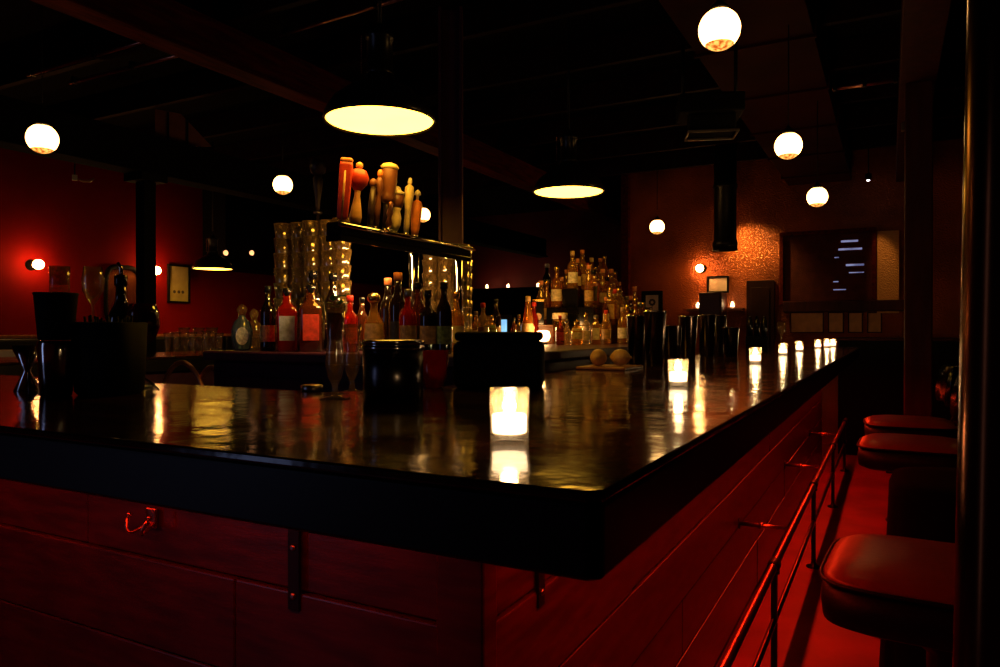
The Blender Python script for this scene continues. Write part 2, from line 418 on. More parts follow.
# purse hook
hk = thing('coat_hook', 'small double-pronged metal coat hook screwed to the near bar planks', 'hook', (-1.30, .953, .85))
MB().box(-.016, -.006, -.02, .016, .0, .02).build('plate', M_copper, hk, bevel=.003)
for s in (-1, 1):
    pts = [(s * (.008 + .022 * t), -.006 - .035 * math.sin(t * 2.4), -.010 - .018 * math.sin(t * 3.0) + .022 * t * t) for t in [i / 8 for i in range(9)]]
    MB().tube(pts, .0035, 8).build('prong', M_copper, hk)
    MB().lathe([(.001, -.005), (.0045, -.003), (.0055, 0), (.0045, .003), (.001, .005)], 10, pts[-1]).build('ball_tip', M_copper, hk)
# foot rail
root = thing('foot_rail', 'metal pipe foot rail on posts along the right side of the bar', 'foot rail', (-.345, 1.17, 0))
RZ = .425
wpart(MB().tube([(-.345, .7, RZ), (-.345, 7.2, RZ)], .014, 14), 'upper_pipe', M_copper)
wpart(MB().tube([(-.345, .7, .235), (-.345, 7.2, .235)], .010, 12), 'lower_pipe', M_copper)
for y in (1.17, 2.62, 4.07, 5.52, 6.97):
    o = wpart(MB().lathe([(.035, 0), (.035, .008), (.016, .014), (.011, .03), (.011, RZ - .03), (.018, RZ - .028), (.018, RZ - .012)], 16, (-.345, y, 0)), 'post', M_iron)
    o2 = MB().tube([(-.345, y - .035, RZ), (-.345, y - .02, RZ), (-.345, y + .02, RZ), (-.345, y + .035, RZ)], [.017, .021, .021, .017], 14).build('collar', M_iron, o)
for y in (1.6, 3.12, 4.6, 6.1):
    o = wpart(MB().tube([(-.548, y, RZ), (-.36, y, RZ)], .009, 10), 'standoff', M_copper)
    MB().tube([(-.47, y, RZ), (-.452, y, RZ)], .014, 10).build('sleeve', M_copper, o)
    MB().tube([(-.549, y, RZ), (-.543, y, RZ)], .024, 14).build('wall_flange', M_iron, o)
# red rope lights under the overhang
def rope(p0, p1, label, e, n):
    p0 = Vector(p0); p1 = Vector(p1)
    o = MB().tube([(0, 0, 0), p1 - p0], .007, 8).build('rope_light', emis('red_rope_%d' % len(MATS), (1, .05, .012), 4), loc=p0)
    tag(o, label, 'light strip')
    d = (p1 - p0) / n
    L = d.length
    for i in range(n):
        c = p0 + d * (i + .5) - Vector((0, 0, .012))
        area(c, (0, 0, math.atan2(d.y, d.x)), L, .02, e * L, (1, .030, .006))
rope((-.40, 1.0, .968), (-.40, 7.25, .968), 'red rope light under the long right overhang of the bar', 3.2, 5)
rope((-4.1, .80, .968), (-.62, .80, .968), 'red rope light under the near overhang of the bar', .95, 3)

# ------------------------------------------------------------------ stools
def make_stool(label):
    """faces -x (the bar); origin on the floor"""
    t = thing('bar_stool', label, 'stool', group='bar stools along the right side')
    def cush(w, d, z0, z1, r, inset=0):
        mb = MB(); rs = []
        for z, k in ((z0, .03), (z0 + .012, .004), ((z0 + z1) / 2, 0), (z1 - .012, .004), (z1, .03)):
            ring = []
            for j in range(40):
                a = 2 * math.pi * j / 40; e = 2 / 5.0
                ca = math.copysign(abs(math.cos(a)) ** e, math.cos(a)); sa = math.copysign(abs(math.sin(a)) ** e, math.sin(a))
                ring.append(((w / 2 - k) * ca, (d / 2 - k) * sa, z))
            rs.append(ring)
        return rs
    mb = MB(); mb.rings(cush(.41, .39, .665, .752, .05)); mb.build('seat', M_bvinyl, t)
    # crowned top panel
    rs = []
    for k, z in ((.0, .752), (.006, .762), (.03, .774), (.08, .783), (.15, .788)):
        ring = []
        for j in range(40):
            a = 2 * math.pi * j / 40; e = 2 / 5.0
            ca = math.copysign(abs(math.cos(a)) ** e, math.cos(a)); sa = math.copysign(abs(math.sin(a)) ** e, math.sin(a))
            ring.append(((.203 - k) * ca, (.193 - k) * sa, z))
        rs.append(ring)
    seat_top = MB().rings(rs).build('seat_top', M_vinyl, t)
    pip = [];
    for j in range(41):
        a = 2 * math.pi * j / 40; e = 2 / 5.0
        ca = math.copysign(abs(math.cos(a)) ** e, math.cos(a)); sa = math.copysign(abs(math.sin(a)) ** e, math.sin(a))
        pip.append((.2045 * ca, .1945 * sa, .754))
    MB().tube(pip, .004, 6).build('piping', M_bvinyl, seat_top)
    # curved backrest on two uprights
    rs = []
    for i in range(13):
        z = .86 + .19 * i / 12; k = math.sin(math.pi * i / 12) ** .4
        ring = []
        for j in range(17):
            y = -.19 + .38 * j / 16; x = .235 + .03 * (i / 12) - .10 * (abs(y) / .19) ** 2 - .016 * k
            ring.append((x, y * (.9 + .1 * k), z))
        for j in range(16, -1, -1):
            y = -.19 + .38 * j / 16; x = .235 + .03 * (i / 12) - .10 * (abs(y) / .19) ** 2 + .016 * k
            ring.append((x, y * (.9 + .1 * k), z))
        rs.append(ring)
    MB().rings(rs).build('backrest', M_gblack, t)
    for s in (-1, 1):
        MB().tube([(.17, s * .12, .67), (.21, s * .12, .80), (.225, s * .12, .95)], .011, 8).build('back_upright', M_iron, t)
    MB().lathe([(.035, .03), (.03, .05), (.03, .30), (.026, .31), (.026, .60), (.05, .62), (.06, .645)], 24).build('pedestal', M_iron, t)
    MB().lathe([(.21, 0), (.215, .006), (.205, .014), (.06, .03), (.036, .04)], 36).build('base', M_iron, t)
    q = [(.10 * math.cos(R(a)), .10 * math.sin(R(a)), .26) for a in range(0, 361, 15)]
    rg = MB().tube(q, .009, 8).build('foot_ring', M_iron, t)
    for a in (45, 135, 225, 315): MB().tube([(.028 * math.cos(R(a)), .028 * math.sin(R(a)), .26), (.10 * math.cos(R(a)), .10 * math.sin(R(a)), .26)], .006, 6).build('spoke', M_iron, rg)
    MB().box(-.10, -.10, .646, .10, .10, .6655).build('seat_frame', M_iron, t, bevel=.004)
    return t
st = make_stool('red-topped bar stool cut off by the bottom edge, nearest the camera'); st.location = (.085, .905, 0); st.rotation_euler.z = R(-4)
copy_tree(st, (.09, 1.645, 0), R(-3), 'bar stool with the large orange-lit seat at lower right, second nearest')
copy_tree(st, (.25, 2.45, 0), 0, 'unlit bar stool under an added black drape, between the lit seats')
mb = MB(); rs = []  # made-up black drape, fills the dark area between the lit seats
for z, k in ((.779, .0), (.783, .12), (.784, .2), (.776, .222), (.75, .232), (.6, .238), (.4, .246), (.2, .252), (.03, .256)):
    ring = []
    for j in range(72):
        a = 2 * math.pi * j / 72; e = 2 / 4.0; f = k + (.007 * math.sin(a * 11 + z * 3) + .004 * math.sin(a * 23)) * max(0, (.78 - z)) / .75 if k else .001
        ring.append((f * math.copysign(abs(math.cos(a)) ** e, math.cos(a)) - (.02 if k > .2 else 0), f * math.copysign(abs(math.sin(a)) ** e, math.sin(a)), z))
    rs.append(ring)
mb.rings(rs[::-1], cap0=False)
tag(mb.build('coat', mat('black_drape', (.003, .0025, .0025), .95, spec=.05), loc=(.25, 2.45, .014)), 'black drape added over the stool to fill the dark area between seats', 'coat')
copy_tree(st, (.09, 3.42, 0), R(-2), 'bar stool with small lit seat edge, farther of the lit seats but one')
copy_tree(st, (.09, 4.20, 0), R(3), 'farthest bar stool with a lit seat, close by the dark red column')

# ------------------------------------------------------------------ globes
def globe(x, y, z, label, r=.068, first=[None]):
    if first[0]:
        o = copy_tree(first[0], (x, y, z), None, label); return o
    t = thing('globe_lamp', label, 'lamp', (x, y, z), group='hanging globe lamps')
    prof = [(r * math.sin(R(a)), -r * math.cos(R(a))) for a in range(48, 156, 9)]
    MB().lathe(prof, 28).build('globe', M_globe, t)
    lo = [(r * math.sin(R(a)) * 1.003, -r * math.cos(R(a)) * 1.003) for a in range(8, 50, 7)]
    MB().lathe(lo, 28).build('amber_base', M_globe_low, t)
    MB().lathe([(r * .44, r * .90), (r * .5, r * .95), (r * .42, r * 1.12), (r * .2, r * 1.3), (.006, r * 1.5)], 20).build('cap', M_iron, t)
    MB().tube([(0, 0, r * 1.4), (0, 0, 2.8 - 2.2)], .003, 6).build('cord', M_black, t)
    first[0] = t
    return t
GL = [(719, 30, 2.42, 'largest and nearest globe lamp at the top right over the bar'), (788, 146, 3.76, 'second globe lamp over the right side of the bar'),
      (817, 197, 5.0, 'third globe lamp over the right side of the bar, nearest the slatted hatch'), (657, 227, 6.8, 'small globe lamp against the far textured wall above the botanical picture'),
      (43, 139, 3.42, 'globe lamp at the far left of the picture'), (283, 185, 5.2, 'globe lamp left of the black tap handle'),
      (423, 215, 6.8, 'globe lamp half hidden behind the orange tap handle')]
for u, v, t, lb in GL:
    x, y = at_t(u, t); g_ = globe(x, y, zof(v, t), lb)
    top = 2.80 if -.97 < x < -.37 else CEIL - .001
    for ch in g_.children:
        if ch.name.startswith('cord'):   # cord runs from the cap up to whatever it hangs from
            ch.scale.z = (top - g_.location.z) / .6
# canopies screwed to the ceiling belong to cords: keep cords reaching the ceiling zone

# ------------------------------------------------------------------ dome pendants
def dome(u, v, t, label, first=[None], chain=True):
    x, y = at_t(u, t); z = zof(v, t)
    if first[0]: return copy_tree(first[0], (x, y, z), None, label)
    o = thing('dome_pendant', label, 'lamp', (x, y, z), group='dome pendant lamps')
    MB().lathe([(.205, -.004), (.208, .004), (.200, .03), (.172, .075), (.12, .115), (.07, .14), (.055, .15), (.055, .17), (.05, .168), (.05, .145), (.11, .105), (.165, .066), (.192, .028), (.198, 0)], 40, cap0=False, cap1=False, closed=True).build('shade', M_shade, o)
    MB().lathe([(.196, 0.004), (.196, .008)], 40).build('diffuser', M_diff, o)
    MB().lathe([(.052, .165), (.052, .185), (.047, .19), (.047, .30), (.052, .305), (.052, .32), (.02, .34), (.012, .36)], 24).build('socket_housing', M_shade, o)
    MB().tube([(0, 0, .35), (0, 0, 3.19 - 2.02)], .007, 8).build('rod', M_iron, o)
    mb = MB()
    for k in range(16):
        mb.tube([(-.062, -.03, .18 + k * .009), (-.062, -.03, .185 + k * .009)], .0022, 6)
    mb.build('pull_chain', M_copper, o)
    first[0] = o; return o
D1 = dome(380, 122, 2.7, 'nearest and largest black dome pendant above the tap handles')
D2 = dome(568.5, 192.5, 4.2, 'black dome pendant hanging over the pyramid of bottles')
D3 = dome(213, 269, 7.65, 'small distant black dome pendant by the red wall')

for D in (D1, D2, D3):
    for ch in D.children:
        if ch.name.startswith('rod'): ch.scale.z = (CEIL - .001 - D.location.z) / 1.17
# ------------------------------------------------------------------ sconces
def sconce(x, y, z, face, label, bulb=M_bulb):
    t = thing('wall_sconce', label, 'lamp', (x, y, z), {'x': 0, 'y': R(-90)}[face], group='wall sconces')
    Mx = Matrix.Rotation(R(90), 4, 'Y')
    MB().lathe([(.05, 0), (.05, .012), (.03, .02), (.022, .06), (.026, .075)], 20, M=Mx).build('wall_plate', M_iron, t)
    MB().lathe([(.02, .075), (.036, .09), (.044, .115), (.040, .145), (.025, .165), (.007, .172)], 20, M=Mx).build('bulb', bulb, t)
    return t
xs, ys, t = at_x(31, -7.0); sconce(-7.0, ys, zof(265, t), 'x', 'glowing wall sconce at far left on the red wall')
xs, ys, t = at_x(149, -7.0); sconce(-7.0, ys, zof(271, t), 'x', 'glowing wall sconce on the red wall just right of the black column')
xs, ys, t = at_y(702, 8.6); sconce(xs, 8.6, zof(269, t), 'y', 'glowing wall sconce on the far textured wall above the pale picture')

# ------------------------------------------------------------------ candles
def votive(x, y, label, z=BT, first=[None], pl=True):
    if first[0]: o = copy_tree(first[0], (x, y, z), random.random() * 6, label)
    else:
        o = thing('votive_candle', label, 'candle', (x, y, z), group='votive candles on the bar top')
        MB().lathe([(.0255, 0), (.0265, .002), (.0275, .074), (.0268, .0755), (.026, .074), (.0245, .014), (.020, .011), (.001, .010)], 32).build('glass_holder', M_votive, o)
        MB().lathe([(.0225, .0145), (.0240, .017), (.0243, .037), (.022, .040), (.012, .0405), (.004, .041)], 24).build('wax', M_wax, o)
        w_ = MB().tube([(0, 0, .039), (.0005, 0, .047)], .0008, 6).build('wick', M_black, o)
        MB().lathe([(.001, .043), (.008, .047), (.0095, .052), (.006, .061), (.002, .067), (.0003, .071)], 12).build('flame', M_flame, o)
        first[0] = o
    if pl: point((x, y, z + .055), .55, (1, .52, .18), .012)
    return o
CD = [((-.46, .885), 'nearest votive candle at the front corner of the bar'),
      ((-.512, 1.99), 'second votive candle along the right side of the bar'),
      ((-.545, 3.5), 'third votive candle along the right side of the bar'),
      ((-.578, 4.75), 'fourth votive candle along the right side of the bar'),
      ((-.575, 5.65), 'fifth votive candle along the right side of the bar'),
      (at_t(818, 6.1), 'sixth votive candle, just before the farthest pair'),
      (at_t(827, 6.5), 'left votive candle of the farthest pair near the bar end'),
      (at_t(833, 6.7), 'farthest votive candle at the end of the bar')]
for p, lb in CD: votive(p[0], p[1], lb)

# ------------------------------------------------------------------ bottles
PRO = {
 'wine': ([(.030, 0), (.036, .004), (.037, .02), (.037, .18), (.034, .205), (.02, .235), (.0145, .255), (.0145, .30)], None),
 'liquor': ([(.034, 0), (.039, .004), (.040, .02), (.040, .165), (.036, .185), (.018, .205), (.0145, .22), (.0145, .265)], None),
 'square': ([(.038, 0), (.042, .005), (.042, .165), (.038, .18), (.022, .195), (.016, .21), (.016, .24)], 5),
 'flask': ([(.034, 0), (.042, .006), (.046, .07), (.042, .13), (.024, .16), (.015, .19), (.015, .225)], None),
 'cone': ([(.044, 0), (.048, .006), (.044, .06), (.030, .16), (.018, .23), (.013, .27)], None),
 'squat': ([(.036, 0), (.042, .006), (.044, .06), (.044, .10), (.036, .13), (.018, .145), (.018, .165)], None),
 'beer': ([(.026, 0), (.030, .004), (.030, .12), (.024, .15), (.013, .175), (.012, .215)], None),
}
PROT = {}
def bottle(kind, gcol, cap, label, loc, lb, group, s=1.0, rz=0):
    key = (kind, gcol, cap, label)
    x, y, z = loc
    if key in PROT:
        o = copy_tree(PROT[key], (x, y, z), rz, lb, group); o.scale = (s, s, s); return o
    prof, sq = PRO[kind]; h = prof[-1][1]; r = max(p[0] for p in prof)
    o = MB().lathe(prof, 24, sq=sq).build('bottle', G[gcol]); tag(o, lb, 'bottle', group)
    nr = prof[-1][0]
    MB().lathe([(nr + .001, h - .012), (nr + .003, h - .010), (nr + .003, h + .018), (nr, h + .020)] if cap != 'gold' or kind != 'flask' else
               [(nr + .004, h - .01), (.028, h), (.030, h + .012), (.024, h + .026), (.010, h + .034)], 16).build('cap', CAPS[cap], o)
    # liquid line: darker fill would hide; keep label
    if label:
        z0, z1 = (.045, .125) if kind != 'beer' else (.03, .10)
        rs = []
        mb = MB()
        if sq:
            mb.box(-r * .72, -r - .0022, z0, r * .72, -r - .0004, z1 + .02)
        else:
            def rad(zz):
                for (ra, za), (rb, zb) in zip(prof, prof[1:]):
                    if za <= zz <= zb and zb > za: return ra + (rb - ra) * (zz - za) / (zb - za)
                return r
            vs = []; n = 12
            for zz in (z0, (z0 + z1) / 2, z1):
                for k in range(n + 1):
                    a = R(-150 + 120 * k / n)
                    for q in (.0006, .0016): vs.append(((rad(zz) + q) * math.cos(a), (rad(zz) + q) * math.sin(a), zz))
            fs = []
            for i in range(2):
                for k in range(n):
                    a = (i * (n + 1) + k) * 2; b = a + 2; c = b + (n + 1) * 2; d = a + (n + 1) * 2
                    fs.append((a + 1, b + 1, c + 1, d + 1)); fs.append((d, c, b, a))
            mb._add(vs, fs, True)
        mb.build('label', LAB[label], o)
    o.location = (x, y, z); o.rotation_euler.z = rz; o.scale = (s, s, s)
    PROT[key] = o
    return o

IZ = 1.135
# ---- island behind the bar
root = thing('back_bar', 'dark plum back bar island carrying the bottles and glasses', 'counter', (-1.95, 2.2, 0))
wpart(MB().box(-2.6, 2.2, 0, -1.3, 5.4, 1.09), 'cabinet', M_purple, bevel=.01)
wpart(MB().box(-2.63, 2.17, 1.092, -1.27, 5.43, IZ), 'counter_top', M_purple, bevel=.008)
wpart(MB().box(-2.5, 2.185, .12, -1.98, 2.199, 1.03), 'door', M_purple, bevel=.004)
wpart(MB().box(-1.92, 2.185, .12, -1.4, 2.199, 1.03), 'door', M_purple, bevel=.004)

FG = 'bottles along the front edge of the back bar'
def fb(u, y, kind, g, cap, lab, lb, s=1.0):
    x, yy, t = at_y(u, y)
    return bottle(kind, g, cap, lab, (x, yy, IZ), lb, FG, s, math.atan2(-x, -(-yy)) * 0 + math.atan2(x, yy) * -1 * 1.0)
fb(268, 2.30, 'wine', 'dark', 'black', 'tan', 'slim dark bottle between the pale decanters and the square red one', .88)
fb(287, 2.27, 'square', 'red', 'black', 'bluegrey', 'square bottle of red liquor with a blue-grey label', 1.02)
fb(311, 2.27, 'square', 'brown', 'black', 'red', 'square dark bottle with a red-brown label right of the blue-grey labelled one', 1.06)
fb(313, 2.37, 'wine', 'dark', 'black', 'tan', 'tall black bottle rising behind the square brown one', 1.08)
fb(333, 2.37, 'wine', 'dark', 'black', None, 'tall black unlabelled bottle behind the mint garnish', 1.03)
fb(350, 2.29, 'liquor', 'red', 'red', 'red', 'bright red liqueur bottle right of the mint garnish', .80)
fb(362, 2.47, 'wine', 'brown', 'black', None, 'brown slim bottle just left of the gold-domed bottle', .72)
fb(374, 2.31, 'flask', 'golden', 'gold', 'tan', 'rounded bottle with a big domed gold stopper', .92)
fb(388, 2.42, 'wine', 'dark', 'orange', None, 'left of two dark bottles with orange caps', .95)
fb(398, 2.34, 'wine', 'dark', 'orange', 'black', 'right of two dark bottles with orange caps', .99)
fb(408, 2.27, 'liquor', 'red', 'silver', 'tan', 'bottle with tan label on red glass behind the chrome canister', .86)
fb(418, 2.34, 'wine', 'brown', 'black', 'black', 'brown bottle with near-black label behind the canister', .86)
fb(428, 2.27, 'liquor', 'dark', 'black', 'tan', 'dark short bottle with tan label right of the canister', .84)
fb(444, 2.30, 'wine', 'dark', 'black', 'green', 'dark bottle with a green label at the right end of the front row', .84)
fb(456, 2.5, 'liquor', 'golden', 'gold', 'cream', 'golden bottle under the right stack of glasses', .85)
# pale decanters at the left end
def decanter(u, y, lb, col, oval=None, h=1.0):
    x, yy, t = at_y(u, y)
    o = MB().lathe([(.026, 0), (.034, .006), (.040, .05), (.041, .08), (.030, .11), (.014, .125), (.014, .135)], 12, sx=1, sy=.8).build('decanter', G[col], loc=(x, yy, IZ), rz=-math.atan2(x, yy) * -1 if 0 else math.atan2(-x, yy))
    o.scale = (h, h, h)
    tag(o, lb, 'bottle')
    MB().lathe([(.012, .137), (.018, .145), (.022, .158), (.014, .17), (.004, .178)], 10).build('stopper', G['clear'], o)
    if oval:
        rs = []
        mb = MB(); n = 20
        mb.rings([[(.023 * math.cos(2 * math.pi * k / n), -.034 - dz, .055 + .034 * math.sin(2 * math.pi * k / n)) for k in range(n)] for dz in (0, .002)])
        mb.build('oval_label', oval, o)
    return o
decanter(242, 2.30, 'pale decanter with an oval blue-white label, leftmost on the back bar', 'blue', mat('pale_blue_enamel', (.75, .88, .95), .35, var=.3, scale=120), 1.15)
decanter(254, 2.38, 'clear cut-glass decanter right behind the oval-labelled one', 'clear', None, 1.05)

# ---- tumbler stacks
def tumbler_proto():
    prof = [(.026, 0), (.028, .002), (.042, .10), (.0405, .10), (.0388, .09), (.0268, .014), (.001, .012)]
    mb = MB().lathe(prof, 48)
    for i_, (a_, b_, c_) in enumerate(mb.v):
        rr = math.hypot(a_, b_)
        if rr > .02 and .001 < c_ < .095:
            k_ = 1 + .022 * math.cos(12 * math.atan2(b_, a_)); mb.v[i_] = (a_ * k_, b_ * k_, c_)
    o = mb.build('tumbler', real_glass('fluted_tumbler_glass', (1, .95, .85), .34, (1, .74, .34)))  # golden scatter colour stands in for lamp glow in clear glass
    return o
tp = tumbler_proto(); used = False
def tumbler(x, y, z, lb, grp):
    global used
    if not used:
        used = True; o = tp
    else:
        o = tp.copy(); C.objects.link(o)
    o.location = (x, y, z); o.rotation_euler.z = random.random() * 6
    return tag(o, lb, 'glass', grp)
names = ['first', 'second', 'third', 'fourth', 'fifth']
for r_, y in enumerate((2.47, 2.56)):
    for c in range(5 - r_):
        x = -2.455 + c * .0875 + (-.01 if r_ else 0)
        n = 8
        for k in range(n):
            tumbler(x + random.uniform(-.002, .002), y + .018 * (c % 2), IZ + .068 * k, 'nested clear tumbler, %s stack from left, %s row, under the black tap handle' % (names[c], 'front' if r_ == 0 else 'rear'),
                    'nested tumblers in the left stacks')
for r_, y in enumerate((3.05, 3.15)):
    for c in range(3):
        x = -2.035 + c * .0925 - .04 * r_
        for k in range(7):
            tumbler(x, y, IZ + .068 * k, 'nested clear tumbler, %s stack from left, %s row, below the steel post' % (names[c], 'front' if r_ == 0 else 'rear'),
                    'nested tumblers in the right stacks')

# ---- beer taps
TX = -1.78; TZ = 1.62
root = thing('beer_tower', 'dark beer tap rail with chrome edge carrying the tap handles', 'beer tower', (TX, 2.1, IZ))
wpart(MB().box(TX - .04, 2.045, TZ - .05, TX + .03, 2.97, TZ), 'rail_box', M_gblack, bevel=.006)
wpart(MB().box(TX + .018, 2.045, TZ - .072, TX + .03, 2.97, TZ - .0505), 'lamp_lip', M_gblack, bevel=.002)  # added lip that keeps the strip lamp below out of view
wpart(MB().box(TX - .04, 2.045, TZ - .072, TX + .0175, 2.057, TZ - .0505), 'lamp_lip', M_gblack, bevel=.002)
area((TX - .02, 2.53, TZ - .053), (0, R(58), R(0)), .02, .8, 13.0, (1, .52, .17))  # added strip lamp, unseen under the rail, brightens the tumblers
wpart(MB().tube([(TX + .037, 2.03, TZ - .014), (TX + .037, 2.99, TZ - .014)], .008, 10), 'chrome_edge', M_chrome)
for y in (2.56, 2.92):
    o = wpart(MB().tube([(TX - .01, y, IZ), (TX - .01, y, TZ - .05)], .022, 14), 'support_pipe', M_chrome)
    MB().lathe([(.045, IZ), (.045, IZ + .01), (.024, IZ + .02)], 20, (TX - .01, y, 0)).build('flange', M_chrome, o)
def C3(name, col, **k): return mat(name, col, .4, var=.2, scale=30, **k)
h_red = C3('handle_red', (.55, .045, .02)); h_tan = C3('handle_tan', (.65, .35, .12)); h_dk = C3('handle_dark', (.03, .014, .01)); h_br = C3('handle_brown', (.16, .055, .025))
h_cr = C3('handle_cream', (.85, .65, .30)); h_or = C3('handle_orange', (.85, .26, .05)); h_wh = C3('handle_white', (.85, .75, .5))
def handle(u, parts, lb, x=TX, z=TZ):
    _, y, t = at_x(u, x)
    if y < 2.072: y = 2.072
    o = bpy.data.objects.new('tap_handle', None); C.objects.link(o); o.parent = root; o['label'] = lb; o.rotation_euler = (0, R(4.5), R(28))
    o.location = Vector((x, y, z + .001)) - Vector(root.location)
    MB().lathe([(.012, 0), (.013, .004), (.007, .01), (.006, .03)], 12).build('ferrule', M_chrome, o)
    for nm, prof, m, kw in parts:
        tilt = kw.pop('tilt', 0); M = Matrix.Rotation(R(tilt), 4, 'Y') if tilt else None
        MB().lathe(prof, kw.pop('n', 20), M=M, **kw).build(nm, m, o)
    return o
handle(342, [('paddle', [(.014, .01), (.020, .02), (.022, .10), (.024, .21), (.022, .222)], h_red, dict(sq=6, sy=.5)), ('tip', [(.022, .222), (.023, .232), (.018, .238)], h_or, dict(sq=6, sy=.5)),
             ('edge_strip', [(.010, .012), (.013, .10), (.013, .19)], h_tan, dict(sq=6, sx=.35, sy=1.0))], 'tall flat red paddle tap handle, leftmost on the rail')
handle(355, [('grip', [(.020, .008), (.024, .03), (.018, .07), (.011, .11), (.012, .135)], h_tan, {}), ('head', [(.014, .13), (.034, .155), (.040, .18), (.028, .205), (.014, .212)], h_red, {}),
             ('knob', [(.008, .21), (.014, .22), (.012, .232), (.004, .238)], h_tan, {})], 'tap handle with a bulging red head on a tan grip')
handle(370, [('grip', [(.012, .01), (.014, .08), (.010, .16)], h_dk, {}), ('head', [(.010, .16), (.016, .17), (.014, .185), (.006, .192)], h_br, {})], 'slim nearly black tap handle between the red-headed one and the brown one')
handle(376, [('grip', [(.010, .01), (.013, .09), (.009, .14), (.016, .16), (.014, .19), (.008, .205)], h_br, {}), ('figure', [(.009, .205), (.011, .215), (.010, .228), (.003, .235)], h_or, {})], 'thin brown tap handle with a small orange figure tip')
handle(385, [('grip', [(.012, .01), (.012, .09), (.014, .11)], h_dk, {}), ('head', [(.014, .11), (.034, .125), (.026, .14), (.030, .16), (.033, .20), (.032, .245), (.026, .26)], h_br, {}),
             ('crown', [(.033, .246), (.037, .256), (.028, .266), (.010, .272)], h_cr, {})], 'largest tap handle, brown barrel head with a pale curved crown')
handle(388.5, [('twisted_grip', [(.008, .01), (.014, .03), (.008, .05), (.014, .07), (.008, .09), (.013, .108), (.004, .12)], M_copper, {})], 'short twisted metal tap handle in front of the brown one', x=TX + .02)
handle(394, [('grip', [(.014, .008), (.024, .03), (.026, .06), (.018, .09), (.024, .10)], h_cr, {}), ('cup', [(.024, .10), (.030, .12), (.034, .155)], h_br, {}), ('foam', [(.036, .155), (.034, .165), (.018, .172), (.012, .185), (.004, .19)], h_wh, {})],
       'goblet-shaped cream tap handle with foamy white top')
handle(406, [('grip', [(.010, .01), (.014, .05), (.012, .10), (.016, .13), (.020, .17), (.018, .20), (.008, .21)], h_cr, {}), ('tip', [(.008, .21), (.010, .218), (.007, .236), (.002, .24)], h_wh, {})], 'tall slender cream tap handle with a narrow neck')
handle(414.5, [('grip', [(.014, .008), (.018, .03), (.022, .08), (.024, .135), (.018, .15), (.006, .155)], h_or, {}), ('tip', [(.006, .155), (.007, .175), (.015, .178), (.012, .19), (.003, .20)], h_wh, {})], 'bright orange tap handle with a pointed white tip, rightmost')
# separate single tap at left above the stacks
xa, ya, ta = at_y(318, 2.68)
root = thing('tap_pole', 'thin chrome pole with a black round-headed tap handle behind the left glass stacks', 'beer tower', (xa, ya, IZ))
MB().tube([(0, 0, 0), (0, 0, .65)], .007, 10).build('pole', M_steel, root)
MB().lathe([(.03, 0), (.03, .008), (.01, .02)], 16).build('base', M_steel, root)
MB().lathe([(.02, .65), (.022, .655), (.02, .662)], 16).build('disc', M_steel, root)
o = bpy.data.objects.new('tap_handle', None); C.objects.link(o); o.parent = root; o.location = (0, 0, .663); o.scale = (1.1, 1.1, 1.12); o['label'] = 'black round-headed tap handle'
MB().lathe([(.008, 0), (.010, .04), (.018, .09), (.022, .14), (.016, .155)], 20).build('grip', h_dk, o)
MB().lathe([(.014, .155), (.030, .165), (.036, .19), (.032, .215), (.018, .23), (.004, .235)], 20).build('head', h_dk, o)

# ---- stepped liquor shelf and its bottles
SX, SY0, SY1 = -1.85, 4.42, 5.12
root = thing('bottle_shelf', 'stepped wooden liquor shelf under the pyramid of bottles', 'shelf', (SX, SY0, IZ))
steps = [(0, .36), (1, .24), (1, .24), (2, .12), (2, .12), (3, 0), (3, 0)]
H = [.36, .24, .12, 0.0]
for k, hz in enumerate(H[:3]):
    wdt = .055 + k * .115
    z0 = IZ + (H[k + 1] if k < 3 else 0)
    wpart(MB().box(SX - wdt, SY0, z0 + .0005, SX + wdt, SY1, IZ + hz), 'step', M_gblack, bevel=.004)
tiers = ['top', 'upper', 'middle', 'lowest']
kinds = [('liquor', 'amber', 'gold', 'cream'), ('square', 'amber', 'black', 'black'), ('liquor', 'golden', 'cork', 'white'), ('flask', 'golden', 'gold', 'cream'), ('wine', 'amber', 'gold', 'tan'),
         ('liquor', 'clear', 'silver', 'white'), ('square', 'golden', 'gold', 'tan'), ('beer', 'brown', 'orange', 'cream'), ('wine', 'golden', 'orange', 'tan'), ('liquor', 'amber', 'cork', 'cream'),
         ('square', 'clear', 'red', 'tan')]
for k in range(4):
    for side in ((0,) if k == 0 else (-1, 1)):
        x = SX + side * (k * .115)
        nn = 8
        for j in range(nn):
            y = SY0 + .045 + j * .087
            if k == 3 and j > 7: continue
            kd = random.choice(kinds)
            fac = {-1: 'left', 1: 'right', 0: 'ridge'}[side]
            where = 'on top ridge' if side == 0 else '%s step %s side' % (tiers[k], fac)
            bottle(*kd, (x, y, IZ + H[k]), '%s %s bottle, %s cap, %s label, %s of stepped shelf' % (kd[1], {'liquor': 'round', 'square': 'square', 'flask': 'bulbous', 'wine': 'tall', 'beer': 'slim', 'cone': 'conical', 'squat': 'squat'}[kd[0]], kd[2], kd[3], where),
                   'liquor bottles on the stepped shelf', random.uniform(.72, .98), R(28) + random.uniform(-.3, .3))
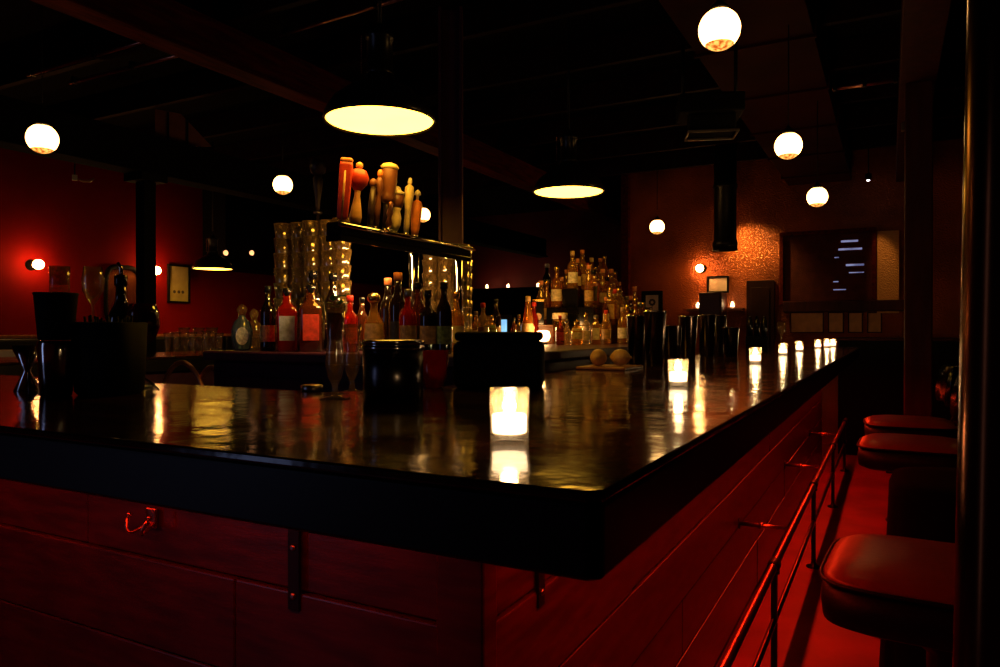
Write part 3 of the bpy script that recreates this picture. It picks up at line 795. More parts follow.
# front cluster around the glowing lamp: bottles, amber box, round-labelled box
def cb(u, y, kind, g, cap, lab, lb, s=1.0, z=IZ):
    x, yy, t = at_y(u, y)
    return bottle(kind, g, cap, lab, (x, yy, z), lb, 'bottles on the middle of the back bar', s, math.atan2(-x, yy))
cb(467, 3.55, 'beer', 'green', 'silver', 'green', 'bright green glass bottle right of the stacked tumblers', .95)
cb(476, 3.65, 'liquor', 'golden', 'silver', 'cream', 'pale golden bottle right of the bright green one', .7)
cb(483, 3.55, 'liquor', 'clear', 'red', 'cream', 'clear bottle with cream label and red cap near the green bottle', .85)
cb(490, 3.72, 'squat', 'golden', 'gold', 'green', 'squat golden bottle with green label', .95)
cb(496, 3.95, 'wine', 'dark', 'black', 'tan', 'dark tall bottle left of the lit screen', .88)
cb(514, 4.1, 'beer', 'brown', 'black', None, 'small brown bottle right of the lit screen', .72)
cb(519, 4.15, 'liquor', 'clear', 'silver', 'white', 'clear bottle with pale label left of the conical one', .66)
cb(528, 4.15, 'cone', 'amber', 'cork', 'tan', 'tall conical amber bottle left of the glowing lamp', 1.05)
cb(534, 4.3, 'wine', 'red', 'red', None, 'thin red bottle beside the conical amber bottle', .85)
cb(560, 3.98, 'liquor', 'brown', 'red', 'red', 'brown bottle with red label right of the glowing lamp', .62)
cb(567, 4.02, 'flask', 'clear', 'silver', None, 'clear bulbous bottle before the stepped shelf', .62)
cb(577, 4.05, 'squat', 'golden', 'gold', 'cream', 'squat golden bottle with cream label before the stepped shelf', .8)
cb(586, 4.12, 'liquor', 'clear', 'gold', 'cream', 'clear round bottle with gold cap before the stepped shelf', .68)
cb(596, 4.2, 'square', 'golden', 'silver', 'white', 'square golden bottle with white label before the stepped shelf', .7)
cb(606, 4.3, 'liquor', 'golden', 'red', 'tan', 'golden bottle with red cap at the right front of the shelf', .75)
cb(547, 5.3, 'wine', 'dark', 'silver', None, 'very tall dark bottle at the back rising above the others', 1.0, IZ + .3)
# plinth for the very tall bottle
x_, y_, t_ = at_y(547, 5.3)
tag(MB().box(-.06, -.06, 0, .06, .06, .299).build('display_block', M_black, loc=(x_, y_, IZ), bevel=.004), 'black block lifting the tall bottle at the back of the island', 'display stand')
cb(617, 5.25, 'liquor', 'amber', 'red', 'red', 'amber bottle standing apart at the right end of the island', .9)
cb(624, 5.35, 'beer', 'golden', 'gold', 'cream', 'last small golden bottle at the right end of the island', .8)
# amber lit box with round-labelled dark box on top and a little lamp
x_, y_, t_ = at_y(541, 4.35)
o = thing('wooden_crate', 'amber wooden crate behind the glowing table lamp', 'crate', (x_, y_, IZ), math.atan2(-x_, y_))
MB().box(-.085, -.05, 0, .085, .05, .012).build('bottom', M_wood, o, bevel=.002)
MB().box(-.085, .038, .012, .085, .05, .11).build('back', M_wood, o, bevel=.002)
for s in (-1, 1): MB().box(s * .085, -.05, .012, s * .073, .0375, .11).build('side', M_wood, o, bevel=.002)
MB().box(-.085, -.05, .111, .085, .05, .123).build('lid', M_wood, o, bevel=.002)
o = MB().box(-.038, -.035, 0, .038, .035, .155).build('gift_box', M_gblack, loc=(x_ - .02, y_ - .0, IZ + .124), rz=math.atan2(-x_, y_), bevel=.003)
tag(o, 'black box with a round golden seal on top of the amber crate', 'box')
MB().rings([[(.022 * math.cos(2 * math.pi * k / 24), -.0355 - dz, .055 + .022 * math.sin(2 * math.pi * k / 24)) for k in range(24)] for dz in (0, .002)]).build('round_seal', LAB['tan'], o)
MB().box(-.040, -.037, .1555, .040, .037, .165).build('lid', CAPS['gold'], o, bevel=.002)
x_, y_, t_ = at_y(543, 4.12)
o = thing('table_lamp', 'tiny glowing glass lamp in front of the amber crate', 'lamp', (x_, y_, IZ))
MB().lathe([(.03, 0), (.03, .01), (.018, .016)], 20).build('base', M_iron, o)
MB().lathe([(.018, .018), (.036, .022), (.046, .05), (.04, .08), (.024, .088)], 20).build('shade', M_lamp_glow, o)
point((x_, y_ - .03, IZ + .11), 2.0, (1, .5, .15), .02)
o = thing('golden_tin', 'round golden tin with a pale lid left of the pyramid top bottles', 'tin', (at_y(560, 4.32)[0], 4.32, IZ))
MB().lathe([(.045, 0), (.047, .003), (.047, .16)], 28).build('body', CAPS['gold'], o)
MB().lathe([(.05, .161), (.05, .195), (.046, .20)], 28).build('lid', LAB['cream'], o)
# lit till screen
x_, y_, t_ = at_y(502, 4.6)
o = thing('till_screen', 'small pale blue lit screen among the bottles', 'screen', (x_, y_, IZ), math.atan2(-x_, y_))
MB().box(-.07, .0, .03, .07, .014, .20).build('housing', M_black, o, bevel=.004)
MB().box(-.03, -.003, .055, .035, -.0005, .165).build('display', M_screen, o)
MB().box(-.03, -.03, 0, .03, .05, .03).build('stand', M_black, o, bevel=.004)

# ------------------------------------------------------------------ things on the bar
def place(u, y): 
    x, yy, t = at_y(u, y); return x, yy
# chrome canister
x_, y_ = at_t(393, 1.60)
o = thing('canister', 'dark polished metal canister with a ridged rim, left of centre on the bar', 'canister', (x_, y_, BT))
MB().lathe([(.060, 0), (.066, .003), (.066, .112), (.062, .113), (.062, .006), (.001, .005)], 48).build('body', mat('dark_mirror_steel', (.09, .085, .09), .24, 1.0), o)
MB().lathe([(.0665, .112), (.070, .114), (.070, .119), (.0672, .121), (.0672, .124), (.070, .126), (.070, .131), (.066, .133), (.062, .132), (.062, .114)], 48, closed=True, cap0=False, cap1=False).build('rim', M_chrome, o)
# black caddy box
x_, y_ = at_t(500, 2.0)
o = thing('napkin_caddy', 'large black rounded box caddy at the inside corner of the bar', 'caddy', (x_, y_, BT), R(24))
MB().box(-.122, -.075, 0, .122, .075, .125).build('body', M_black, o, bevel=.018, seg=4)
MB().box(-.118, -.07, .126, .118, .07, .15).build('lid', M_black, o, bevel=.01, seg=3)
# napkin_caddy shallow bowl left of it (dark red cup behind canister)
x_, y_ = at_t(434, 1.95)
o = MB().lathe([(.022, 0), (.024, .004), (.034, .03), (.04, .10), (.038, .10), (.03, .03), (.001, .008)], 28).build('cup', glass('red_tinted_glass', (.7, .08, .06), 1.0, .5, .05, (.45, .03, .02)), loc=(x_, y_, BT))
tag(o, 'dark red glass cup between the canister and the black caddy', 'cup')
# tall footed glass with mint
def footed(u, t, h, lb, mint):
    x, y = at_t(u, t)
    o = thing('footed_glass', lb, 'glass', (x, y, BT))
    MB().lathe([(.034, 0), (.035, .002), (.008, .008), (.006, .03), (.016, .05), (.022, .08), (.017, h * .62), (.024, h), (.0225, h), (.0155, h * .62), (.020, .08), (.001, .055)], 28).build('bowl', M_clear, o)
    if mint:
        g = MB()
        for k in range(14):
            a = random.random() * 6.28; r = random.uniform(.004, .02); zz = h + random.uniform(-.01, .018)
            c = Vector((r * math.cos(a), r * math.sin(a), zz)); d = Vector((math.cos(a), math.sin(a), random.uniform(.1, .9))).normalized() * .016; s = d.cross(Vector((0, 0, 1))).normalized() * .007
            up = Vector((0, 0, .0015))
            g._add([c, c + d * .5 + s, c + d, c + d * .5 - s, c + up, c + d * .5 + s + up, c + d + up, c + d * .5 - s + up], [(0, 3, 2, 1), (4, 5, 6, 7), (0, 1, 5, 4), (1, 2, 6, 5), (2, 3, 7, 6), (3, 0, 4, 7)])
        g.build('mint_garnish', mat('mint_leaf', (.08, .28, .05), .5), o)
        MB().lathe([(.014, h * .62), (.0200, h * .9), (.001, h * .9 + .001)], 20).build('drink', G['brown'], o)
    return o
footed(335, 1.63, .215, 'tall footed glass topped with mint leaves, left of the canister', True)
footed(352, 1.80, .17, 'shorter empty footed glass behind the canister edge', False)
x_, y_ = at_t(312, 1.85)
o = tag(MB().lathe([(.026, 0), (.028, .003), (.028, .014), (.024, .016)], 24).build('metal_dish', M_steel, loc=(x_, y_, BT)), 'low round metal dish lying left of the mint glass', 'dish')

# left cluster: shaker, tumbler on top, jigger, caddy, bottle, wine glass
x_, y_ = at_t(56, 1.70)
o = thing('cocktail_shaker', 'tall shaker with chrome lower half and flared black upper cup', 'shaker', (x_, y_, BT))
MB().lathe([(.036, 0), (.040, .003), (.046, .11), (.046, .125), (.042, .130)], 36).build('lower_tin', M_chrome, o)
MB().lathe([(.040, .131), (.044, .135), (.054, .235), (.056, .240), (.054, .242), (.05, .235), (.001, .236)], 36).build('upper_cup', M_black, o)
o.scale = (.84, .84, 1)
x2, y2 = at_t(59, 1.70)
o = MB().lathe([(.019, 0), (.021, .002), (.022, .062), (.0208, .062), (.0195, .02), (.001, .018)], 24).build('shot_glass', glass('amber_tint_glass', (.85, .55, .25), 1.2, .22, .04, (.9, .5, .18)), loc=(x2 - .004, y2 + .004, BT + .2425))
tag(o, 'small amber-lit glass standing on top of the shaker', 'glass')
x_, y_ = at_t(27, 1.86)
o = MB().lathe([(.03, 0), (.031, .001), (.009, .048), (.009, .053), (.036, .115), (.034, .115), (.005, .056)], 28).build('jigger', M_chrome, loc=(x_, y_, BT))
tag(o, 'double-cone metal jigger at the far left edge of the bar', 'jigger')
x_, y_ = at_t(110, 1.76)
o = thing('bar_caddy', 'big black round-cornered bar caddy full of black straws', 'caddy', (x_, y_, BT), R(20))
MB().lathe([(.060, 0), (.068, .01), (.074, .172), (.070, .174), (.064, .02), (.001, .018)], 40, sq=3.0).build('bin', M_black, o)
for k in range(26):
    a = random.random() * 6.28; r = random.uniform(.0, .055)
    MB().tube([(r * .7 * math.cos(a), r * .7 * math.sin(a), .02), (r * 1.1 * math.cos(a), r * 1.1 * math.sin(a), .178 + random.uniform(.0, .014))], .0028, 6).build('straw', M_black, o)
x_, y_ = at_t(121, 1.97)
o = bottle('wine', 'dark', 'black', None, (x_, y_, BT), 'dark wine bottle with chrome pourer standing behind the straw caddy', 'bottle behind the caddy', .95)
del o['group']
MB().tube([(0, 0, .30), (0, 0, .34), (-.008, -.004, .355)], [.009, .005, .004], 8).build('pourer', M_chrome, o)
x_, y_ = at_t(93, 1.95)
o = thing('wine_glass', 'tall dark stemmed glass standing behind the straw caddy', 'glass', (x_, y_, BT))
MB().lathe([(.032, 0), (.033, .002), (.006, .006), (.0035, .02), (.0035, .22), (.012, .235), (.026, .26), (.028, .29), (.022, .325), (.021, .325), (.0265, .29), (.0245, .262), (.001, .238)], 28).build('bowl', M_clear, o)
x_, y_ = at_t(143, 1.95)
o = thing('mixing_bowl', 'dark round glass bowl on a stem right of the straw caddy', 'glass', (x_, y_, BT))
MB().lathe([(.03, 0), (.031, .002), (.005, .006), (.004, .11), (.03, .13), (.042, .165), (.040, .20), (.032, .225), (.031, .225), (.0385, .20), (.0405, .165), (.001, .115)], 28).build('bowl', glass('dark_red_wine_glass', (.35, .05, .04), 1.2, .35, .04, (.08, .01, .01)), o)
x_, y_ = at_t(137, 1.87)
pts = [(-.0, 0, 0.004), (.02, .0, .07), (.0, .0, .15), (-.012, .0, .19)]
o = tag(MB().tube([(-.05, 0, .003), (-.035, 0, .02), (-.01, 0, .035), (.03, 0, .02), (.055, 0, .003)], .003, 8).build('bar_spoon', M_chrome, loc=(x_ + .03, y_, BT)), 'bent chrome spoon handle arching on the bar right of the caddy', 'spoon')

# mixing tins along the inside of the right arm
M_tinsh = mat('dark_tin', (.13, .10, .09), .18, 1.0)
tproto = None
def tin(u, t, s, lb, grp):
    global tproto
    x, y = at_t(u, t)
    if x < -1.045: x = -1.045
    if tproto is None:
        o = thing('mixing_tin', lb, 'mixing tin', (x, y, BT), group=grp)
        MB().lathe([(.032, 0), (.034, .003), (.045, .172), (.0465, .176), (.044, .176), (.033, .006), (.001, .005)], 32).build('tin', M_tinsh, o)
        MB().lathe([(.0462, .170), (.0475, .1735), (.0462, .177)], 32, closed=True, cap0=False, cap1=False).build('rim', M_chrome, o)
        tproto = o
    else: o = copy_tree(tproto, (x, y, BT), None, lb, grp)
    o.scale = (s * .94, s * .94, s * (1.0 + .16 * math.sin(u * 1.7)))
    return o
g1 = 'dark mixing tins inside the right arm of the bar'
tin(637, 3.35, 1.12, 'leftmost tall mixing tin beside the lemons', g1)
tin(655, 3.25, 1.18, 'mixing tin behind and left of the second candle', g1)
tin(672, 3.55, 1.18, 'mixing tin directly behind the second candle', g1)
tin(688, 3.75, 1.15, 'mixing tin right behind the second candle, under the pale picture', g1)
tin(707, 4.25, 1.2, 'left one of the three lit mixing tins before the third candle', g1)
tin(718, 4.45, 1.2, 'middle one of the three lit mixing tins before the third candle', g1)
tin(731, 4.3, 1.15, 'right one of the three lit mixing tins before the third candle', g1)
# dark service caddies/plants silhouettes further along the arm
for (u, t, sx, h, lb) in ((757, 5.4, .16, .22, 'black condiment caddy between the third and fourth candles'), ):
    x, y = at_t(u, t); x = min(x, -.7)
    o = thing('condiment_caddy', lb, 'caddy', (x, y, BT), R(10))
    MB().box(-sx / 2, -.06, 0, sx / 2, .06, h * .5).build('box', M_black, o, bevel=.01)
    for k in range(3):
        MB().lathe([(.02, 0), (.022, .1), (.012, .13), (.008, .15)], 14, ((k - 1) * .05, 0, h * .5)).build('bottle', M_gblack, o)
x_, y_ = at_t(781, 6.0)
o = thing('wine_glass', 'thin stemmed glass catching light behind the third candle', 'glass', (x_, y_, BT))
MB().lathe([(.03, 0), (.031, .002), (.005, .006), (.0035, .11), (.025, .13), (.036, .17), (.03, .225), (.029, .225), (.0345, .17), (.001, .12)], 24).build('bowl', M_clear, o)

# lemons on a board at the inner side
x_, y_ = at_t(607, 3.45)
root = thing('cutting_board', 'wooden board on the bar edge carrying two pale citrus fruits', 'board', (-.985, 2.77, BT))
MB().box(-.10, -.12, -.0, .10, .12, .012).build('board', M_wood, root, bevel=.004)
M_lemon = mat('citrus_skin', (.70, .42, .12), .45, var=.15, bump=.2, bscale=120)
for dx, dy, lb in ((-.035, -.04, 'left pale citrus fruit on the wooden board'), (.035, .02, 'right pale citrus fruit on the wooden board')):
    o = MB().lathe([(.004, -.042), (.014, -.036), (.028, -.022), (.034, 0), (.028, .022), (.014, .036), (.004, .042)], 20, M=Matrix.Rotation(R(90), 4, 'Y')).build('lemon', M_lemon, loc=(-.985 + dx, 2.77 + dy, BT + .046), rz=random.random() * 3)
    tag(o, lb, 'fruit')
    MB().lathe([(.005, 0), (.006, .004), (.002, .007)], 8, (.041, 0, 0), M=Matrix.Rotation(R(90), 4, 'Y')).build('tip', M_lemon, o)

# ------------------------------------------------------------------ left arm: glasses, tap pipes
gl_first = None
k = 0
for (u, y, s) in ((168, 3.42, .9), (176, 3.40, .95), (184, 3.47, 1.15), (192, 3.40, .95), (199, 3.5, 1.15), (206, 3.42, 1.0), (212, 3.50, 1.15), (219, 3.45, .9)):
    x, yy, t = at_y(u, y)
    nm = ['first', 'second', 'third', 'fourth', 'fifth', 'sixth', 'seventh', 'eighth'][k]; k += 1
    lb = '%s flared glass from the left in the row beneath the poster' % nm
    if gl_first is None:
        o = MB().lathe([(.022, 0), (.024, .003), (.022, .05), (.026, .11), (.036, .15), (.0345, .15), (.0245, .11), (.0205, .05), (.001, .012)], 20).build('flared_glass', M_clear)
        gl_first = o
    else: o = gl_first.copy(); C.objects.link(o)
    o.location = (x, yy, BT); o.scale = (s, s, s); tag(o, lb, 'glass', 'flared glasses on the far left arm')
x_, y_, _ = at_y(170, 3.0)
x_, y_ = at_t(173, 3.6)
o = thing('bar_sink', 'arched dark metal sink with curved faucet inside the bar', 'sink', (x_, y_, 0))
MB().box(-.3, -.2, 0, .3, .2, .86).build('cabinet', M_black, o, bevel=.01)
MB().box(-.31, -.21, .861, .31, .21, .90).build('basin_rim', M_steel, o, bevel=.01)
MB().tube([(-.22 + .32 * i / 14, .1, .9 + .16 * math.sin(math.pi * i / 14) ** .7) for i in range(15)], .012, 10).build('faucet', M_copper, o)
MB().tube([(.02 + .24 * i / 14, .12, .9 + .14 * math.sin(math.pi * i / 14) ** .7) for i in range(15)], .012, 10).build('hose', M_copper, o)

# ------------------------------------------------------------------ left wall things
def wall_frame(u0, u1, v0, v1, lb, m, name='framed_poster', wall='x', fw=.02, extra=None, fm=M_black, cat='picture', gm=None):
    uc = (u0 + u1) / 2
    if wall == 'x':
        _, ya, ta = at_x(u0, -7.0); _, yb, tb = at_x(u1, -7.0); t = (ta + tb) / 2; yc = (ya + yb) / 2; wd = abs(yb - ya)
        z0, z1 = zof(v1, t), zof(v0, t); o = thing(name, lb, cat, (-7.0, yc, (z0 + z1) / 2), R(90))
    else:
        xa, _, ta = at_y(u0, 8.6); xb, _, tb = at_y(u1, 8.6); t = (ta + tb) / 2; wd = abs(xb - xa)
        z0, z1 = zof(v1, t), zof(v0, t); o = thing(name, lb, cat, ((xa + xb) / 2, 8.6, (z0 + z1) / 2), 0)
    h = z1 - z0; W, Hh = wd / 2, h / 2
    mb = MB(); mb.box(-W, -.03, Hh - fw, W, 0, Hh); mb.box(-W, -.03, -Hh, W, 0, -Hh + fw); mb.box(-W, -.03, -Hh + fw, -W + fw, 0, Hh - fw); mb.box(W - fw, -.03, -Hh + fw, W, 0, Hh - fw)
    mb.build('frame', fm, o, bevel=.003)
    MB().box(-W + fw, -.012, -Hh + fw, W - fw, -.002, Hh - fw).build('print', m, o)
    return o, W, Hh
o, W, Hh = wall_frame(167, 189, 265, 303, 'tall yellowed framed poster on the red wall right of the sconce', mat('glossy_poster', (.42, .34, .12), .12, var=.15, scale=8, coat=1.0))
for k in (-.5, 0.0, .45):
    MB().lathe([(.018, 0), (.018, .002)], 14, (k * W * .8, -.0125, -Hh * .42), M=Matrix.Rotation(R(90), 4, 'X')).build('dot_mark', M_ink, o)
# rounded mirror
_, ym, tm = at_x(122, -7.0)
o = thing('wall_mirror', 'dark round-cornered mirror on the red wall left of the black column', 'mirror', (-7.0, ym, zof(296, tm)), R(90))
Mx = Matrix.Rotation(R(90), 4, 'X')
MB().lathe([(.20, 0), (.20, .03), (.175, .035), (.172, .012)], 40, sq=4, sy=1.6, M=Mx).build('frame', M_black, o)
MB().lathe([(.172, .013), (.172, .016)], 40, sq=4, sy=1.6, M=Mx).build('mirror_glass', mat('dark_mirror', (.07, .02, .015), .25, 1.0), o)
# booth bench along the left wall
root = thing('booth_bench', 'long black booth bench against the red wall', 'bench', (-6.7, 4.5, 0))
wpart(MB().box(-6.99, 1.0, .0, -6.35, 10.0, .42), 'base', M_black, bevel=.01)
wpart(MB().box(-6.98, 1.0, .422, -6.33, 10.0, .5), 'seat', M_bvinyl, bevel=.03, seg=3)
mbb = MB()
for k in range(18): mbb.box(-6.99, 1.0 + k * .5, .502, -6.86, 1.49 + k * .5, 1.15)
wpart(mbb, 'backrest', M_bvinyl, bevel=.03, seg=3)
wpart(MB().box(-6.995, 1.0, 1.151, -6.88, 10.0, 1.18), 'cap_rail', M_wood, bevel=.006)
# small table + candle in front
def small_table(x, y, lb, lc):
    o = thing('bar_table', lb, 'table', (x, y, 0))
    MB().lathe([(.30, .98), (.31, .985), (.31, 1.005), (.30, 1.01)], 36).build('tabletop', M_black, o)
    MB().tube([(0, 0, .02), (0, 0, .98)], .03, 14).build('pedestal', M_iron, o)
    MB().lathe([(.22, 0), (.22, .012), (.04, .03)], 30).build('base', M_iron, o)
    return votive(x + .0, y, lc, 1.0102, pl=True)
xt, yt = at_t(107, 5.9); c_ = small_table(xt, yt, 'round black high table in front of the red wall bench', 'small candle glowing low against the red wall behind the straw caddy')
c_['group'] = 'candles on tables'
# cream box + chair silhouettes at far left
xt, yt = at_t(16, 4.75)
o = tag(MB().box(-.16, -.1, 0, .16, .1, .075).build('storage_box', M_cream, loc=(xt, yt, BT - .07 + .02), rz=R(50), bevel=.006), 'cream flat box at the far left beyond the bar', 'box')
tb = thing('side_table', 'dark table carrying the cream flat box at far left', 'table', (xt, yt, 0), R(50))
MB().box(-.3, -.25, .99, .3, .25, 1.019).build('tabletop', M_black, tb, bevel=.005)
for a in (-1, 1):
    for b in (-1, 1): MB().box(a * .27 - .02, b * .22 - .02, 0, a * .27 + .02, b * .22 + .02, .989).build('leg', M_black, tb, bevel=.003)
# ceiling spot bits seen at upper left of red wall
for (u, v, t, lb) in ((84, 179, 6.2, 'small pale bracket fixture high on the red wall'),):
    x, y = at_t(u, t); z = zof(v, t)
    o = thing('spot_lamp', lb, 'lamp', (x, y, z), R(60))
    MB().box(-.085, -.02, -.02, -.045, .02, .025).build('housing', M_cream, o, bevel=.004)
    MB().tube([(-.045, 0, -.005), (.0, 0, -.018), (.05, 0, -.012), (.08, 0, .015)], [.008, .012, .012, .008], 8).build('arm', M_wood, o)
    MB().tube([(-.065, 0, .02), (-.065, 0, 3.0 - z)], .006, 8).build('rod', M_iron, o)
# barred hatch glowing faintly under the ceiling left
xh, yh = at_t(184, 6.2); zh = zof(131, 6.2)
o = thing('ceiling_hatch', 'faintly lit barred triangular opening under the ceiling at upper left', 'hatch', (xh, yh, zh), R(50))
mb = MB(); mb._add([(-.22, 0, -.15), (.22, 0, -.11), (-.02, 0, .14), (-.22, 0, .16), (-.22, .02, -.15), (.22, .02, -.11), (-.02, .02, .14), (-.22, .02, .16)], [(0, 1, 2, 3), (7, 6, 5, 4), (0, 4, 5, 1), (1, 5, 6, 2), (2, 6, 7, 3), (3, 7, 4, 0)])
mb.build('panel', mat('orange_brown_board', (.16, .045, .015), .6), o)
for k in (-.12, .03): MB().box(k - .008, -.02, -.14, k + .008, -.001, .14 if k < 0 else .09).build('bar', M_black, o)

# ------------------------------------------------------------------ far wall things (y = 8.6)
def fw(u, v):
    x, y, t = at_y(u, 8.6); return x, zof(v, t)
wall_frame(642, 663, 291, 322, 'framed botanical picture on the far wall under the small globe', M_pic, wall='y', fw=.05)
x0, z0 = fw(653, 306)
o = MB()
for k in range(9):
    a = k * .7; o.box(-.012 + .03 * math.cos(a) , -.004, .05 + .03 * math.sin(a) - .012, .012 + .03 * math.cos(a), 0, .062 + .03 * math.sin(a))
o.box(-.004, -.004, -.09, .004, 0, .03); o.box(-.04, -.004, -.02, 0, 0, -.008)
pr = [q for q in C.objects if q.name.startswith('framed_poster') and 'botanical' in q.get('label', '')][0]
o.build('flower_print', M_ink, pr, loc=(0, -.013, 0))
wall_frame(707, 729, 276, 293, 'small pale framed picture right under the far wall sconce', M_pic, wall='y', fw=.02)
# dark tall cabinet under the picture and the door
xa, za = fw(705, 293); xb, _ = fw(727, 293)
o = thing('tall_cabinet', 'tall dark cabinet standing under the small pale picture', 'cabinet', ((xa + xb) / 2, 8.44, 0))
hw = (xb - xa) / 2
MB().box(-hw, -.15, 0, hw, .15, za - .01).build('body', mat('oxblood_cabinet', (.05, .008, .006), .5), o, bevel=.008)
MB().box(-hw + .02, -.165, .1, hw - .02, -.151, za - .05).build('door', mat('oxblood_cabinet_door', (.05, .008, .006), .4), o, bevel=.004)
MB().lathe([(.012, 0), (.012, .02)], 10, (hw - .05, -.166, za * .55), M=Mx).build('knob', M_copper, o)
xa, za = fw(747, 281); xb, _ = fw(775, 281)
o = struct(MB().box(xa, 8.55, 0, xb, 8.6, za).build('door_1', mat('dark_brown_door', (.018, .004, .002), .6, spec=.1), bevel=.006))
mb = MB(); mb.box(xa + .05, 8.54, .2, xb - .05, 8.551, .9); mb.box(xa + .05, 8.54, 1.0, xb - .05, 8.551, za - .08); mb.build('door_panel', MATS['dark_brown_door'], o, bevel=.004)
MB().lathe([(.02, 0), (.012, .02), (.022, .045), (.008, .055)], 14, (xb - .04, 8.55, .95), M=Mx).build('door_handle', M_copper, o)
# ledge with tea lights
xa, zl = fw(690, 309); xb, _ = fw(745, 309)
# (ledge behind the cabinet: two short shelves)
for (ua, ub, uc, lb, lc) in ((690, 703.5, 700, 'short wall ledge left of the tall cabinet', 'small candle on the far ledge left of the tall cabinet'), (729, 745, 734, 'short wall ledge right of the tall cabinet', 'small candle on the far ledge right of the tall cabinet')):
    a, _ = fw(ua, 300); b, _ = fw(ub, 300); c, _ = fw(uc, 300)
    o = MB().box(a, 8.42, zl - .03, b, 8.6, zl).build('wall_ledge', M_wood, bevel=.004); tag(o, lb, 'shelf')
    q = votive(c, 8.5, lc, zl + .0002); q['group'] = 'candles on the far ledges'
# round knob sign light beyond recess: little candles on the deep wall
root = struct(MB().box(-6.9, 10.6, 0, -3.2, 10.99, 1.92).build('partition_back', M_black, bevel=.01))
k = 0
for u in (487, 508, 538):
    x, y, t = at_y(u, 10.75)
    q = votive(x, y, ['left', 'middle', 'right'][k] + ' tiny distant light on the black ledge behind the bottles', 1.9202, pl=(k < 2)); q['group'] = 'lights on the back ledge'; k += 1
# small lights under the soffit (two dots)
M_dot = emis('amber_dot_lamp', (1, .4, .15), 2.2)
for u, lb in ((225, 'left of two tiny amber downlights in the black soffit'), (251, 'right of two tiny amber downlights in the black soffit')):
    x, y, t = at_x(u, -6.6); z = zof(253, t)
    o = thing('downlight', lb, 'lamp', (-6.62, y, z), 0, 'tiny downlights in the soffit')
    MB().lathe([(.035, 0), (.035, .02), (.03, .024)], 18, M=Matrix.Rotation(R(90), 4, 'Y')).build('housing', M_iron, o)
    MB().lathe([(.026, .024), (.03, .04), (.015, .055)], 18, M=Matrix.Rotation(R(90), 4, 'Y')).build('lens', M_dot, o)

# slatted hatch window
xa, za = fw(784, 237); xb, zb = fw(872, 300)
wn = struct(MB().box(xa, 8.56, zb, xb, 8.6, za).build('window_1', mat('perforated_screen', (.10, .016, .006), .6, .2, spec=.2, bump=.6, bscale=160), bevel=.004))
mb = MB(); f = .04
mb.box(xa - f, 8.52, za, xb + f, 8.6, za + f); mb.box(xa - f, 8.52, zb - f, xb + f, 8.6, zb); mb.box(xa - f, 8.52, zb, xa, 8.6, za); mb.box(xb, 8.52, zb, xb + f, 8.6, za)
mb.build('window_frame', M_beam, wn, bevel=.004)
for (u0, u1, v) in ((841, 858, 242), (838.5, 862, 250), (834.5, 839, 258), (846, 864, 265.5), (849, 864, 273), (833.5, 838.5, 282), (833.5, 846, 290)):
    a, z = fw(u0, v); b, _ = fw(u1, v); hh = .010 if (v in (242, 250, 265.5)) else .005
    MB().box(a, 8.553, z - hh, b, 8.559, z + hh).build('glow_streak', M_streak, wn)  # glowing strips imitate the bright streaks on the screen
# textured amber panel right of the hatch
xa, za = fw(877, 232); xb, zb = fw(899, 313)
M_tin_lit = tin_wall(); M_tin_lit.name = 'embossed_tin_lit'  # lighter copy of the tin; light on the panel is put into its colour
for e_ in M_tin_lit.node_tree.nodes['Color Ramp'].color_ramp.elements: e_.color = (.85, .40, .10, 1)
M_tin_lit.node_tree.nodes['Principled BSDF'].inputs['Metallic'].default_value = .3
tr = struct(MB().box(xa, 8.54, zb, xb, 8.6, za).build('trim_2', M_tin_lit, bevel=.004))
# darker wainscot under
xa, za = fw(784, 302); xb, zb = fw(905, 311)
struct(MB().box(xa, 8.5, zb, xb, 8.6, za).build('trim_3', M_column, bevel=.006))
for i, (u0, u1, lb) in enumerate(((790, 824, 'widest'), (828, 844, 'second'), (848, 863, 'third'), (867, 882, 'fourth'))):
    wall_frame(u0, u1, 312, 333, '%s brown wood panel%s in the row under the slatted hatch' % (lb, ' from the left' if i else ''), mat('warm_panel_%d' % i, (.60, .26, .08), .5), wall='y', name='wood_panel', fw=.012, fm=M_column, cat='panel')
# LED
x, y = at_t(868, 7.4); z = zof(180, 7.4)
o = thing('spot_lamp', 'tiny bright white spot lamp high in the dark at the far right', 'lamp', (x, y, z))
MB().lathe([(.02, 0), (.03, .02), (.03, .06), (.01, .07)], 16).build('housing', M_black, o)
MB().lathe([(.012, -.008), (.012, -.001)], 12).build('lens', M_led, o)
MB().tube([(0, 0, .07), (0, 0, 3.19 - z)], .006, 8).build('rod', M_iron, o)
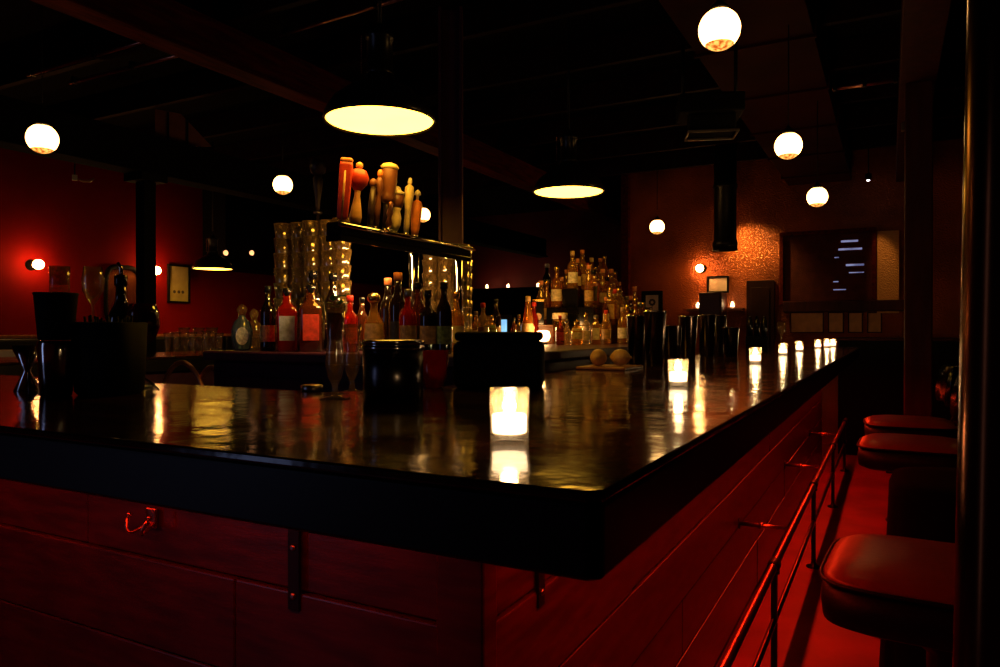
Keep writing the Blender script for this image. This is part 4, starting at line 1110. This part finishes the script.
# added wall washer, unseen behind the round duct pipe, brightens a wall patch
x, y = at_t(727, 8.0)
o = thing('spot_lamp', 'black spot added unseen behind the round duct pipe to wash the far wall', 'lamp', (x, y, 2.62))
MB().lathe([(.03, -.08), (.04, -.07), (.04, .04), (.02, .06)], 18).build('housing', M_black, o)
MB().tube([(0, 0, .06), (0, 0, 3.19 - 2.62)], .008, 8).build('rod', M_black, o)
MB().lathe([(.026, -.086), (.026, -.081)], 16).build('lens', M_bulb, o)
d = bpy.data.lights.new('spot', 'SPOT'); d.energy = 36; d.color = (1, .62, .16); d.spot_size = R(75); d.spot_blend = .8; d.shadow_soft_size = .03
q = bpy.data.objects.new('added_spot_light', d); C.objects.link(q); q.location = (x + .03, y + .02, 2.52)
q.rotation_euler = (Vector((x + .22, 8.6, 2.08)) - Vector(q.location)).to_track_quat('-Z', 'Y').to_euler()
d = bpy.data.lights.new('spot', 'SPOT'); d.energy = 16; d.color = (1, .5, .15); d.spot_size = R(26); d.spot_blend = .9; d.shadow_soft_size = .02  # added warm spot aimed at the amber panel to brighten it
xl, yl = at_t(868, 7.4); q = bpy.data.objects.new('added_spot_light', d); C.objects.link(q); q.location = (xl, yl - .05, zof(180, 7.4) - .03)
xp, yp, tp_ = at_y(888, 8.55)
q.rotation_euler = (Vector((xp, 8.55, zof(280, tp_))) - Vector(q.location)).to_track_quat('-Z', 'Y').to_euler()
# projector/speaker box under the duct
x, y = at_t(709, 4.0); z = zof(112, 4.0)
o = thing('ceiling_speaker', 'black box speaker hanging below the duct left of the nearest globe', 'speaker', (x, y, z), R(20))
MB().box(-.17, -.12, -.03, .17, .12, .07).build('cabinet', M_black, o, bevel=.008)
MB().box(-.11, -.08, -.12, .13, .08, -.031).build('lower_box', M_black, o, bevel=.006)
mb = MB(); mb.box(-.125, -.095, -.135, .145, -.085, -.121); mb.box(-.125, .085, -.135, .145, .095, -.121); mb.box(-.125, -.085, -.135, -.115, .085, -.121); mb.box(.135, -.085, -.135, .145, .085, -.121)
mb.build('trim_ring', M_steel, o, bevel=.002)
for s in (-1, 1): MB().tube([(s * .14, 0, .07), (s * .14, 0, 2.8 - z)], .01, 8).build('hanger', M_iron, o)
# far bar end: dark cupboard behind the last candles
x0, y0 = -.1, 7.9
o = thing('service_cabinet', 'low black service cabinet past the end of the bar', 'cabinet', (.3, 8.2, 0))
MB().box(-.75, -.3, 0, .9, .3, 1.12).build('body', M_black, o, bevel=.01)
MB().box(-.77, -.32, 1.121, .92, .32, 1.15).build('top', M_column, o, bevel=.006)
for a in (-.7, .1): MB().box(a, -.315, .1, a + .74, -.301, 1.05).build('door', M_black, o, bevel=.004)

# ------------------------------------------------------------------ extra light of the room
# added cool lamp, its source unseen, behind and left of the camera
area((-3.2, -1.7, 1.35), (R(88), 0, R(-12)), .45, 2.2, 3.2, (.42, .52, 1))
